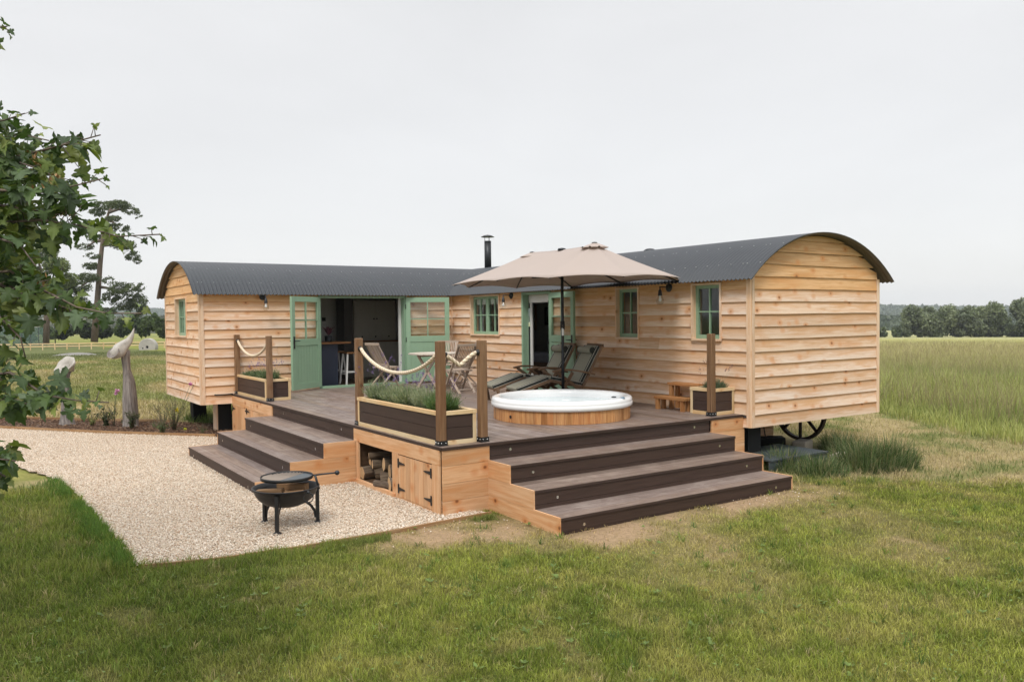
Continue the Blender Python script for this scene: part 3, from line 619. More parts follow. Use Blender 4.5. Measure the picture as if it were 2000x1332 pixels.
def dframe(org, ux, nv, u0, u1, z0, z1):
    ux = Vector(ux); nv = Vector(nv); o = Vector(org); Mx = Matrix((ux, nv, Vector((0, 0, 1)))).transposed(); P = lambda u, n, z: o + ux * u + nv * n + Vector((0, 0, z)); mb = MB(); f = .05
    mb.box(P(u0 + f / 2, -.03, (z0 + z1) / 2), (f, .14, z1 - z0), Mx, 2); mb.box(P(u1 - f / 2, -.03, (z0 + z1) / 2), (f, .14, z1 - z0), Mx, 2); mb.box(P((u0 + u1) / 2, -.029, z1 - f / 2), (u1 - u0 - 2 * f, .14, f), Mx, 0); mb.box(P((u0 + u1) / 2, -.02, z0 + .02), (u1 - u0 - 2 * f, .17, .04), Mx, 0)
    return build('door_frame', mb, M['green'], cab)
dframe((0, 0, 0), (0, 1, 0), (1, 0, 0), -3.19, -1.19, ZD - .0, 2.69); dframe((0, 0, 0), (1, 0, 0), (0, -1, 0), 2.835, 3.80, ZD, 2.69)
mb = MB(); mb.box((3.32, .13, 2.57), (.86, .05, .17)); build('roller_blind', mb, M['white'], cab)
mb = MB(); mb.box((2.93, .14, 1.72), (.06, .03, 1.85)); build('inner_architrave', mb, M['white'], cab); mb = MB(); mb.box((-.12, -1.27, 1.74), (.03, .06, 1.86)); build('inner_architrave', mb, M['white'], cab)
# wall lamps ----------------------------------------------------------
def wlamp(p, n, label):
    p = Vector(p); n = Vector(n); mb = MB(); q = n.to_track_quat('Z', 'Y').to_matrix()
    mb.lathe(p, [(0, 0), (.068, 0), (.070, .012), (.060, .022), (.03, .030), (0, .032)], 24, M=q); e_ = p + n * .20 + Vector((0, 0, .005))
    mb.tube([p + n * .02, p + n * .10 + Vector((0, 0, .008)), e_], .0085, 8); mb.ball(e_, .014, 6)
    mb.lathe(e_, [(.010, 0), (.011, -.035), (.026, -.055), (.030, -.10), (.036, -.125), (.036, -.135), (0, -.135)], 16)
    o = build('wall_lamp', mb, M['dkmetal'], cab); o['label'] = label; sub(o)
    mb = MB(); mb.lathe(e_ + Vector((0, 0, -.13)), [(.030, 0), (.036, -.02), (.055, -.05), (.062, -.085), (.055, -.12), (.03, -.145), (0, -.15)], 18); build('globe', mb, M['bulb'], o)
    mb = MB(); mb.lathe(e_ + Vector((0, 0, -.135)), [(.012, 0), (.014, -.03), (.024, -.06), (.022, -.08), (0, -.095)], 12); build('bulb', mb, M['acrylic'], o)
wlamp((.02, -4.33, 2.66), (1, 0, 0), 'black lamp on the short wing, left of the French doors')
wlamp((2.46, -.02, 2.64), (0, -1, 0), 'black lamp beside the two-leaf window'); wlamp((6.93, -.02, 2.64), (0, -1, 0), 'black lamp between the two narrow windows')
# hanging sensor under the umbrella, door stay bits
mb = MB(); mb.tube([(3.9, -.03, 2.66), (3.9, -.03, 2.57)], .008, 6); build('door_hook', mb, M['black'], cab)
# piers and wheels
mb = MB(); mb.box((-.42, -5.03, .29), (.26, .26, .60)); pr = build('pier', mb, M['dark'], cab); mb = MB(); mb.box((-.42, -5.175, .29), (.26, .03, .6)); build('pier_board', mb, M['larch_trim'], sub(pr))
for x_, y_ in ((-2.6, -5.0), (8.15, .35), (-2.6, 2.6), (4.2, 2.6)):
    mb = MB(); mb.box((x_, y_, .285), (.28, .28, .60)); build('pier', mb, M['dark'], cab)
def wheel(c, r):
    c = Vector(c); q = Matrix.Rotation(PI / 2, 3, 'X'); mb = MB(); mb.lathe(c, [(r - .05, -.035), (r, -.035), (r, .035), (r - .05, .035), (r - .05, -.035)], 40, 0, False, M=q); wo = build('wheel', mb, M['rubber'], cab); sub(wo)
    mb = MB(); mb.lathe(c, [(0, -.09), (.06, -.09), (.085, -.05), (.085, .05), (.06, .09), (0, .09)], 18, M=q); build('hub', mb, M['rubber'], wo)
    for k in range(8):
        a_ = k * PI / 4 + PI / 2; d = Vector((math.cos(a_), 0, math.sin(a_))); mb = MB(); mb.bar(c + d * .06, c + d * (r - .04), .045, .03, up=(0, 1, 0)); build('spoke', mb, M['rubber'], wo)
wc = hit(1563, 812, 1, 2.5); wheel((wc.x, 2.5, .06 + .50), .50); 
mb = MB(); mb.bar((wc.x, .1, .42), (wc.x, 2.9, .42), .09, .09); mb.box((wc.x - .1, 1.4, .46), (.5, 2.4, .10)); mb.bar((wc.x + .05, 2.0, .10), (wc.x - .9, .9, .06), .30, .13); mb.bar((wc.x - .9, .9, .07), (wc.x - 1.6, .6, .06), .14, .08); build('axle', mb, M['dark'], cab)
mb = MB(); mb.bar((-2.6, -3.6, .25), (-.6, -4.3, .22), .05, .05); mb.bar((-.35, -4.9, .30), (.1, -4.6, .58), .03, .05); build('drawbar', mb, M['dark'], cab)
mb = MB(); mb.tube([(UR, -.02, .74), (UR - .3, -.03, .735), (U + .02, -.03, .74)], .012, 6); mb.tube([(-.0 + .03, -5.3, .77), (.035, -5.1, .765), (.035, -4.95, .77)], .012, 6); build('waste_pipe', mb, M['black'], cab)

# things inside -------------------------------------------------------
def simple(name, label, cat, mb, mat, group=None, bevel=0): return tag(build(name, mb, mat, None, bevel), label, cat, group)
t_ = thing('kitchen_island', 'navy blue kitchen island with a wooden worktop inside the wide doorway', 'kitchen island', (-1.2, -2.8, .77)); mb = MB(); mb.box((-.95, -2.85, 1.22), (.75, .62, .90)); build('body', mb, M['navy'], t_); mb = MB(); mb.box((-.93, -2.75, 1.69), (.9, .95, .04)); build('worktop', mb, M['worktop'], t_)
t_ = thing('dresser', 'cream kitchen dresser with cupboards, drawers and dark knobs against the back wall', 'dresser', (-2.75, -.7, .77)); mb = MB(); mb.box((-2.72, -.72, 1.2), (.5, 1.12, .86)); build('base_cabinet', mb, M['cream'], t_); mb = MB(); mb.box((-2.68, -.72, 1.645), (.56, 1.16, .03)); build('worktop', mb, M['worktop'], t_)
mb = MB(); mb.box((-2.8, -.72, 2.16), (.34, 1.12, .99)); build('upper_cabinet', mb, M['cream'], t_)
for k in range(2): mb = MB(); mb.box((-2.625, -.99 + k * .54, 2.24), (.012, .5, .76)); mb.box((-2.617, -.99 + k * .54, 2.24), (.006, .40, .64)); build('cupboard_door', mb, M['cream'], t_)
for k in range(3):
    mb = MB(); mb.box((-2.623, -1.08 + k * .36, 1.76), (.014, .33, .13)); dr = build('drawer', mb, M['cream'], t_); mb = MB(); mb.ball((-2.60, -1.08 + k * .36, 1.76), .02, 5); build('knob', mb, M['black'], sub(dr))
for k in range(3): mb = MB(); mb.box((-2.463, -1.08 + k * .36, 1.2), (.014, .33, .78)); build('cupboard_door', mb, M['cream'], t_)
for yy, zz in ((-.76, 2.2), (-.68, 2.2), (-.9, 1.52)): mb = MB(); mb.ball((-2.6 if zz > 2 else -2.44, yy, zz), .02, 5); build('knob', mb, M['black'], t_)
def bstool(x_, y_, label):
    t_ = thing('bar_stool', label, 'bar stool', (x_, y_, .77), 'bar stools inside the doorway')
    mb = MB(); mb.box((x_, y_, 1.46), (.32, .32, .035)); build('seat', mb, M['worktop'], t_)
    for a_ in (-1, 1):
        for b_ in (-1, 1): mb = MB(); mb.bar((x_ + a_ * .13, y_ + b_ * .13, 1.45), (x_ + a_ * .19, y_ + b_ * .19, .77), .032, .032); build('leg', mb, M['white'], t_)
    mb = MB()
    for a_ in (-1, 1): mb.bar((x_ - .17, y_ + a_ * .17, 1.0), (x_ + .17, y_ + a_ * .17, 1.0), .02, .02); mb.bar((x_ + a_ * .17, y_ - .17, 1.04), (x_ + a_ * .17, y_ + .17, 1.04), .02, .02)
    build('footrest', mb, M['white'], t_)
bstool(-.72, -2.18, 'white bar stool with dark seat, nearest the green threshold'); bstool(-1.45, -2.25, 'white bar stool with dark seat, deeper inside beside the navy island')
simple('pillar', 'dark upright pillar beside the cream dresser inside', 'pillar', (lambda mb: (mb.box((-2.4, -1.62, 1.74), (.5, .22, 1.93)), mb)[1])(MB()), plain('dark_pillar', (.07, .062, .055), .6))
mb = MB(); mb.box((-.25, -2.0, .776), (.36, .95, .012)); simple('doormat', 'pale blue doormat lying just inside the wide doorway', 'doormat', mb, plain('mat', (.42, .5, .52), .9, scale=20, var=.4))
pt_ = thing('potted_plant', 'potted houseplant with reddish leaves on the kitchen worktop', 'houseplant', (-.9, -2.68, 1.71)); mb = MB(); mb.lathe((-.9, -2.62, 1.71), [(.07, 0), (.09, .13), (.08, .13), (0, .12)], 14); build('pot', mb, M['dkmetal'], pt_)
mb = MB()
for k in range(12):
    a_ = k * 2.4; r = .1 + .08 * random.random(); c0 = Vector((-.9, -2.62, 1.84)); tip = c0 + Vector((math.cos(a_) * r * 1.4, math.sin(a_) * r * 1.4, .10 + .12 * random.random())); md = (c0 + tip) / 2 + Vector((0, 0, .05)); sd_ = Vector((-math.sin(a_), math.cos(a_), 0)) * .03
    mb.add([c0, md + sd_, tip, md - sd_], [(0, 1, 2, 3)])
build('foliage', mb, plain('red_leaf', (.12, .04, .06), .6, var=.5, scale=9), pt_)
mb = MB(); mb.box((-2.985, -1.92, 2.2), (.02, .09, .09)); simple('wall_switch', 'small dark switch on the pale wall above the houseplant', 'switch', mb, M['black'])
bd = thing('bed', 'bed with grey and white linen seen through the stable door', 'bed', (2.2, 1.8, .77)); mb = MB(); mb.box((1.9, 2.1, 1.0), (1.4, 1.6, .40)); build('base', mb, M['teak_dk'], bd); mb = MB(); mb.box((1.9, 2.1, 1.3), (1.42, 1.62, .22)); build('mattress', mb, M['linen'], bd, .05)
mb = MB(); mb.ball((2.9, 1.15, 1.2), .26, 8, 0, (1.2, .9, 1.2)); simple('throw', 'bundled lilac and white throw hanging off the bed', 'throw', mb, plain('lilac_throw', (.42, .40, .50), .9, scale=9, var=.5))
mb = MB(); mb.box((-.3, 2.99, 2.22), (.42, .02, .44)); pc_ = simple('picture_frame', 'small dark framed picture on the far bedroom wall', 'picture', mb, M['black']); mb = MB(); mb.box((-.3, 2.976, 2.22), (.34, .008, .36)); build('print', mb, plain('dull_print', (.12, .12, .10), .8, var=.4, scale=8), sub(pc_))
# clad box with cable under the right wing
bx = thing('storage_box', 'small larch-clad service box under the right end of the cabin', 'service box', (7.7, 1.6, 0)); c0 = hit(1490, 862, 2, .05)
mb = MB()
for k in range(4): mb.box((c0.x - .2, c0.y, .07 + k * .135), (.44, .50, .128))
build('cladding', mb, M['larch'], bx); mb = MB(); mb.tube([(c0.x + .03, c0.y - .26, .50), (c0.x + .04, c0.y - .05, .44), (c0.x + .03, c0.y + .25, .53)], .008, 5); mb.tube([(c0.x + .03, c0.y - .2, .42), (c0.x + .05, c0.y - .0, .40), (c0.x + .03, c0.y + .25, .42)], .008, 5); mb.tube([(c0.x + .04, c0.y - .15, .3), (c0.x + .06, c0.y - .05, .31), (c0.x + .06, c0.y, .1)], .01, 6); build('cable', mb, M['black'], bx)
# slate platform + kerb stones
pf = thing('low_platform', 'low slate grey boarded platform beside the cabin wheel', 'platform', (8.3, .7, 0)); mb = MB()
for k in range(8): mb.box((8.07 + k * .112 - .02, .62, .165), (.107, 1.30, .022))
build('top_boards', mb, M['slate'], pf); mb = MB()
for k in range(2): mb.box((8.86, .62, .035 + k * .075), (.022, 1.30, .07)); mb.box((8.4, 1.28, .035 + k * .075), (.9, .022, .07))
build('side_boards', mb, M['slate'], pf)
for (px, py, s, lb) in ((1578, 884, (.22, .34, .17), 'pale squared stone block against the end of the slate platform'), (1662, 900, (.34, .42, .07), 'flat weathered stone slab lying in the long grass')):
    c = hit(px, py, 2, .0); mb = MB(); mb.box((c.x - .1, c.y, s[2] / 2 + .02), s, Matrix.Rotation(.3, 3, 'Z')); simple('stone_block', lb, 'stone', mb, M['stone'], None, .02)
# ---------------------------------------------------------------- deck
deck = thing('raised_deck', 'raised timber deck of brown composite boards with two flights of wide steps', 'deck', (4, -2.5, 0))
mb = MB(); y = -V + .0; k = 0; bw = .145
TUBC = (6.94, -2.18)
while y < -.002:
    y2 = min(y + bw - .007, -.002)
    cuts = sorted([random.uniform(1.5, 4.0), random.uniform(4.6, 7.2)]) ; xs = [-.0 + .002, cuts[0], cuts[1], U + .012]
    for i in range(3): mb.box(((xs[i] + xs[i + 1]) / 2, (y + y2) / 2, ZD - .0125), (xs[i + 1] - xs[i] - .003, y2 - y, .025), None, 0)
    y += bw
build('deck_boards', mb, M['tread'], deck)
mb = MB(); mb.box((U / 2, -V / 2, ZD - .10), (U - .1, V - .1, .13)); build('joists', mb, M['dark'], deck)
mb = MB(); mb.box((U / 2 + .0, -V - .009, ZD - .016), (U + .04, .022, .030)); mb.box((U + .023, -V / 2, ZD - .017), (.022, V + .01, .030)); build('edge_trim', mb, M['comp'], deck)
def hboards(name, org, ux, nv, u0, u1, zs, mat, th=.022, lab=None, off=0):
    mb = MB(); ux = Vector(ux); nv = Vector(nv); Mx = Matrix((ux, nv, Vector((0, 0, 1)))).transposed()
    for a_, b_ in zip(zs[:-1], zs[1:]): mb.box(Vector(org) + ux * (u0 + u1) / 2 + nv * (th / 2 + off) + Vector((0, 0, (a_ + b_) / 2 + .001)), (u1 - u0, th, b_ - a_ - .003), Mx, 0)
    return build(name, mb, mat, deck)
X0, X1 = 2.4402, 6.0141; S0, S1 = -4.3332, -.698
M['logstore'] = wood('store_lining', (.10, .06, .035), (.06, .035, .02), knots=0)  # lining coloured dark so the store's inner shade is in the colour
# left face y=-V
hboards('cladding_panel', (0, -V, 0), (1, 0, 0), (0, -1, 0), .01, X0 + .04, [.56, ZD - .035], M['cedar'])
hboards('cladding_panel', (0, -V, 0), (1, 0, 0), (0, -1, 0), X1 - .03, U - .02, [.565, ZD - .035], M['cedar'])
def vboards(name, u0, u1, z0, z1, n, mat=None, off=0, label=None, th=.02):
    mb = MB(); w_ = (u1 - u0) / n
    for i in range(n): mb.box((u0 + w_ * (i + .5), -V - th / 2 - off, (z0 + z1) / 2), (w_ - .003, th, z1 - z0), None, 2)
    o = build(name, mb, mat or M['cedar'], deck)
    if label: o['label'] = label
    return sub(o)
def thinge(x_, z_, dr, par, off=.024, ln=.17):
    mb = MB(); y_ = -V - off - .003; mb.box((x_, y_, z_), (.028, .006, .11))
    mb.add([(x_, y_ - .003, z_ + .022), (x_ + dr * ln, y_ - .003, z_ + .006), (x_ + dr * ln, y_ - .003, z_ - .006), (x_, y_ - .003, z_ - .022), (x_, y_ + .003, z_ + .022), (x_ + dr * ln, y_ + .003, z_ + .006), (x_ + dr * ln, y_ + .003, z_ - .006), (x_, y_ + .003, z_ - .022)], [(0, 1, 2, 3), (7, 6, 5, 4), (0, 4, 5, 1), (1, 5, 6, 2), (2, 6, 7, 3)])
    build('hinge', mb, M['black'], par)
# storage on the far left
vboards('cladding_panel', .01, .62, .03, .56, 5); d_ = vboards('storage_door', .63, 1.72, .03, .555, 9, None, 0, 'boarded storage door beside the left steps, partly behind them'); vboards('cladding_panel', 1.73, X0 + .02, .03, .56, 5)
thinge(.07, .50, 1, d_); thinge(1.0, .52, 1, d_); thinge(1.0, .52, -1, d_, .024, .1)
# log store frame and cupboard on the right
mb = MB(); mb.box((6.10, -V - .01, .30), (.075, .024, .53)); mb.box((7.245, -V - .01, .295), (.16, .024, .54)); mb.box((8.275, -V - .01, .295), (.17, .024, .54)); mb.box((6.65, -V - .02, .035), (1.2, .05, .07)); mb.box((7.75, -V - .008, .022), (.88, .02, .044)); build('frame_rail', mb, M['cedar'], deck)
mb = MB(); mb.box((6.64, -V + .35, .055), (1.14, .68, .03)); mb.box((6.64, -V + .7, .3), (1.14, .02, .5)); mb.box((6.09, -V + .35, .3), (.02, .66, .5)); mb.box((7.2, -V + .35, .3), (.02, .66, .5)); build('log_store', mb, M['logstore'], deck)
for a_, b_, hx, dr in ((7.33, 7.757, 7.345, 1), (7.763, 8.185, 8.175, -1)):
    d_ = vboards('cupboard_door', a_, b_, .05, .555, 4, None, .002, 'boarded cupboard door with black strap hinges, %s leaf' % ('left' if dr > 0 else 'right')); thinge(hx, .46, dr, d_, .026); thinge(hx, .15, dr, d_, .026)
# right face x=U, near the corner and next to the cabin
hboards('cladding_panel', (U, 0, 0), (0, 1, 0), (1, 0, 0), -V - .0, S0 - .0, [.0, .17, .365, .56, ZD - .035], M['cedar'])
hboards('cladding_panel', (U, 0, 0), (0, 1, 0), (1, 0, 0), S1 + .022, -.0, [.0, .18, .37, .56, ZD - .035], M['cedar'])
# steps
def steps(axis):
    if axis == 'x':      # right flight, descends +x
        st = lambda k: (U + k * T, U + (k + 1) * T); a_, b_ = S0, S1
    else: st = lambda k: (-V - k * .4528, -V - (k + 1) * .4528); a_, b_ = X0, X1
    def bx(mb, p0, p1, q0, q1, z0, z1, al=None):
        if axis == 'x': mb.box(((p0 + p1) / 2, (q0 + q1) / 2, (z0 + z1) / 2), (abs(p1 - p0), q1 - q0, z1 - z0), None, al)
        else: mb.box(((q0 + q1) / 2, (p0 + p1) / 2, (z0 + z1) / 2), (q1 - q0, abs(p1 - p0), z1 - z0), None, al)
    lg = 1 if axis == 'x' else 0; sg = 1 if axis == 'x' else -1
    for k in range(4):
        zt = ZD - k * R_; fr = st(k)[0]
        # riser below level k
        mb = MB(); zb = zt - R_ if k < 3 else 0.0
        if k < 3: bx(mb, fr - sg * .020, fr, a_ + .002, b_ - .002, zb + .0, zb + .040, lg); bx(mb, fr - sg * .020, fr + sg * .001, a_ + .002, b_ - .002, zb + .044, zt - .032, lg)
        elif axis == 'x': bx(mb, fr - sg * .020, fr, a_ + .002, b_ - .002, -.06, .018, lg); bx(mb, fr - sg * .020, fr + sg * .001, a_ + .002, b_ - .002, .022, zt - .032, lg)
        else: bx(mb, fr - sg * .020, fr, a_ + .002, b_ - .002, .0, zt - .032, lg)
        rs = build('riser', mb, M['comp'], deck); sub(rs)
        for q in (a_ + .30, b_ - .30):
            if k == 0 and axis == 'y': q = q + .3 if q < 4 else q - .2
            mb = MB(); c_ = Vector((fr + sg * .004, q, zt - .105)) if axis == 'x' else Vector((q, fr + sg * .004, zt - .105)); mb.disc(c_, .017, (1, 0, 0) if axis == 'x' else (0, -1, 0), 12); mb.disc(c_ + (Vector((.002, 0, 0)) if axis == 'x' else Vector((0, -.002, 0))), .011, (1, 0, 0) if axis == 'x' else (0, -1, 0), 10)
            build('step_light', mb, M['zinc'], rs)
        if k:
            b0, b1 = st(k - 1); mb = MB(); n = 3; wd = (T) / n
            for i in range(n):
                p0 = b0 + sg * (i * wd + .001); p1 = b0 + sg * ((i + 1) * wd - .003 + (.012 if i == n - 1 else 0)); bx(mb, p0, p1, a_ + .001, b_ - .001, zt - .024, zt, lg)
            build('tread', mb, M['tread'], deck)
            mb = MB(); bx(mb, b1 + sg * .012, b1 + sg * .0145, a_ + .001, b_ - .001, zt - .028, zt - .001, lg); build('nosing', mb, M['comp'], deck)
    # sides
    for side_, q in ((0, a_), (1, b_)):
        mb = MB()
        for r in range(3):
            zt = ZD - (r + 1) * R_ - (.0); zb = zt - R_ if r < 2 else -.04; e_ = st(r)[1] + sg * .006
            s0 = q - .020 if side_ == 0 else q + .0; bx(mb, st(0)[0], e_, s0, s0 + .020, zb + .002, zt + .004, 0 if axis == 'x' else 1)
        build('side_panel', mb, M['cedar'], deck)
    mb = MB()
    for k in range(1, 4): bx(mb, st(0)[0], st(k - 1)[1] - sg * .03, a_ + .01, b_ - .01, -.02, ZD - k * R_ - .03)
    return mb
build('step_core', steps('x'), M['dark'], deck); build('step_core', steps('y'), M['dark'], deck)

# ---------------------------------------------------------------- posts and ropes
def post(x_, y_, h, label, eyes):
    t_ = thing('deck_post', label, 'post', (x_, y_, ZD), 'square rope posts round the deck'); mb = MB(); s = .047; c = .009; z0, z1 = ZD + .006, ZD + h
    prof = [(s - c, s), (s, s - c), (s, -s + c), (s - c, -s), (-s + c, -s), (-s, -s + c), (-s, s - c), (-s + c, s)]
    vs = [(x_ + p, y_ + q, z) for z in (z0, z1 - .006) for p, q in prof] + [(x_ + p * .9, y_ + q * .9, z1) for p, q in prof]; gc = [(v[2], v[1] * 1.0, v[0]) for v in vs]
    mb.add(vs, [(i, i + 8, (i + 1) % 8 + 8, (i + 1) % 8) for i in range(8)] + [(i + 8, i + 16, (i + 1) % 8 + 16, (i + 1) % 8 + 8) for i in range(8)] + [tuple(range(23, 15, -1))], gc); build('shaft', mb, M['post'], t_)
    mb = MB(); b = .050
    for sx, sy, dx, dy in ((1, 0, .006, .104), (-1, 0, .006, .104), (0, 1, .104, .006), (0, -1, .104, .006)): mb.box((x_ + sx * b, y_ + sy * b, ZD + .028), (dx, dy, .056))
    mb.box((x_, y_, ZD + .003), (.12, .12, .006)); br = build('bracket', mb, M['black'], t_); mb = MB()
    for s2 in (-.028, .028): mb.ball((x_ + s2, y_ - .054, ZD + .03), .007, 3); mb.ball((x_ + .054, y_ + s2, ZD + .03), .007, 3)
    build('bolt', mb, M['zinc'], sub(br))
    for ex, ey, ez in eyes:
        d = Vector((ex, ey, 0)); p = Vector((x_, y_, ez)) + d * s; mb = MB(); q = d.to_track_quat('Z', 'Y').to_matrix(); mb.lathe(p, [(0, .0), (.034, 0), (.036, .008), (.024, .012), (.024, .034), (0, .034)], 18, M=q); build('rope_cup', mb, M['black'], t_)
PZ = ZD + 1.0
P1 = (-.0 + .075, -4.865); P2 = (1.93, -4.82); P3 = (5.955, -4.86); P4 = (8.235, -4.865); P5 = (8.27, -4.34); P6 = (8.235, -.50)
post(*P1, 1.15, 'rough square timber post against the short cladded wing', [(1, 0, PZ + .03)]); post(*P2, 1.15, 'square timber post at the top of the left steps, by the short planter', [(-1, 0, PZ + .03)])
post(*P3, 1.17, 'square timber post at the left end of the big lavender planter', [(1, 0, PZ + .03)]); post(*P4, 1.17, 'corner timber post in front of the big lavender planter, nearest the cupboard doors', [(-1, 0, PZ + .03), (0, 1, PZ + .02)])
post(*P5, 1.17, 'square timber post at the top left of the right-hand steps', [(0, -1, PZ + .03)]); post(*P6, 1.165, 'lone timber post without rope beside the small square planter', [])
def rope(a_, b_, sag, label, kink=False):
    a_ = Vector(a_); b_ = Vector(b_); pts = []; n = 30 if not kink else 20
    for i in range(n + 1):
        t = i / n; p = a_.lerp(b_, t); s = (4 * t * (1 - t)) ** (.85 if not kink else 1)
        if kink: s = min(1, (1 - abs(2 * t - .9) / 1.1) * 1.05) ** 1.3
        p.z -= sag * max(0, s) ; e_ = min(t, 1 - t) * n; p.z -= 0 if e_ > 1 else 0; pts.append(p)
    mb = MB(); m_ = 10; vs = []; mb.tube(pts, .023, 10); tag(build('rope', mb, M['rope']), label, 'rope', 'cream barrier ropes')
s = .047 + .03
rope((P1[0] + s, P1[1], PZ + .03), (P2[0] - s, P2[1], PZ + .03), .26, 'short cream rope hanging between the two posts beside the left wing'); rope((P3[0] + s, P3[1], PZ + .03), (P4[0] - s, P4[1], PZ + .03), .27, 'long thick cream rope sagging above the big lavender planter'); rope((P4[0], P4[1] + s, PZ + .02), (P5[0], P5[1] - s, PZ + .03), .13, 'very short cream rope kinked between the corner post and its neighbour', True)

# ---------------------------------------------------------------- planters
def planter(x0, x1, y0, y1, h, label):
    t_ = thing('planter', label, 'planter', ((x0 + x1) / 2, (y0 + y1) / 2, ZD), 'brown boarded planters with pale frames'); f = .045; z0, z1 = ZD + .002, ZD + h
    mb = MB()
    for x_ in (x0 + f / 2, x1 - f / 2):
        for y_ in (y0 + f / 2, y1 - f / 2): mb.box((x_, y_, (z0 + z1) / 2 - .01), (f, f, z1 - z0 - .02), None, 2)
    for z_ in (z0 + f / 2,):
        for y_ in (y0 + f / 2 + .001, y1 - f / 2 - .001): mb.box(((x0 + x1) / 2, y_, z_), (x1 - x0 - 2 * f, f, f * 1.1), None, 0)
        for x_ in (x0 + f / 2 + .001, x1 - f / 2 - .001): mb.box((x_, (y0 + y1) / 2, z_), (f, y1 - y0 - 2 * f, f * 1.1), None, 1)
    for y_ in (y0 + f / 2 + .0, y1 - f / 2): mb.box(((x0 + x1) / 2, y_, z1 - .022), (x1 - x0 + .01, f + .012, .044), None, 0)
    for x_ in (x0 + f / 2 - .004, x1 - f / 2 + .004): mb.box((x_, (y0 + y1) / 2, z1 - .0215), (f + .008, y1 - y0 - 2 * f - .004, .044), None, 1)
    build('frame', mb, M['pine'], t_, .002)
    mb = MB(); hh = (h - .10) / 2
    for k in range(2):
        zc = z0 + .05 + hh * (k + .5)
        for y_ in (y0 + .018, y1 - .018): mb.box(((x0 + x1) / 2, y_, zc), (x1 - x0 - 2 * f, .02, hh - .004), None, 0)
        for x_ in (x0 + .018, x1 - .018): mb.box((x_, (y0 + y1) / 2, zc), (.02, y1 - y0 - 2 * f, hh - .004), None, 1)
    build('panel', mb, M['comp'], t_)
    n = 16; mb = MB(); nx = max(4, int((x1 - x0) / .06)); ny = max(3, int((y1 - y0) / .06)); vs = []
    for i in range(nx + 1):
        for j in range(ny + 1): vs.append((x0 + f + (x1 - x0 - 2 * f) * i / nx, y0 + f + (y1 - y0 - 2 * f) * j / ny, z1 - .055 + random.uniform(-.012, .012)))
    mb.add(vs, [(i * (ny + 1) + j, (i + 1) * (ny + 1) + j, (i + 1) * (ny + 1) + j + 1, i * (ny + 1) + j + 1) for i in range(nx) for j in range(ny)], None, None, 0, True); build('soil', mb, M['soil'], t_)
planter(.03, 1.90, -4.885, -4.43, .38, 'long planter beside the short wing at the top of the left steps'); planter(5.99, 8.265, -4.905, -4.42, .38, 'largest planter, full of lavender, along the corner of the deck'); planter(7.80, 8.25, -.47, -.035, .38, 'small square planter by the lone post at the right end of the deck')

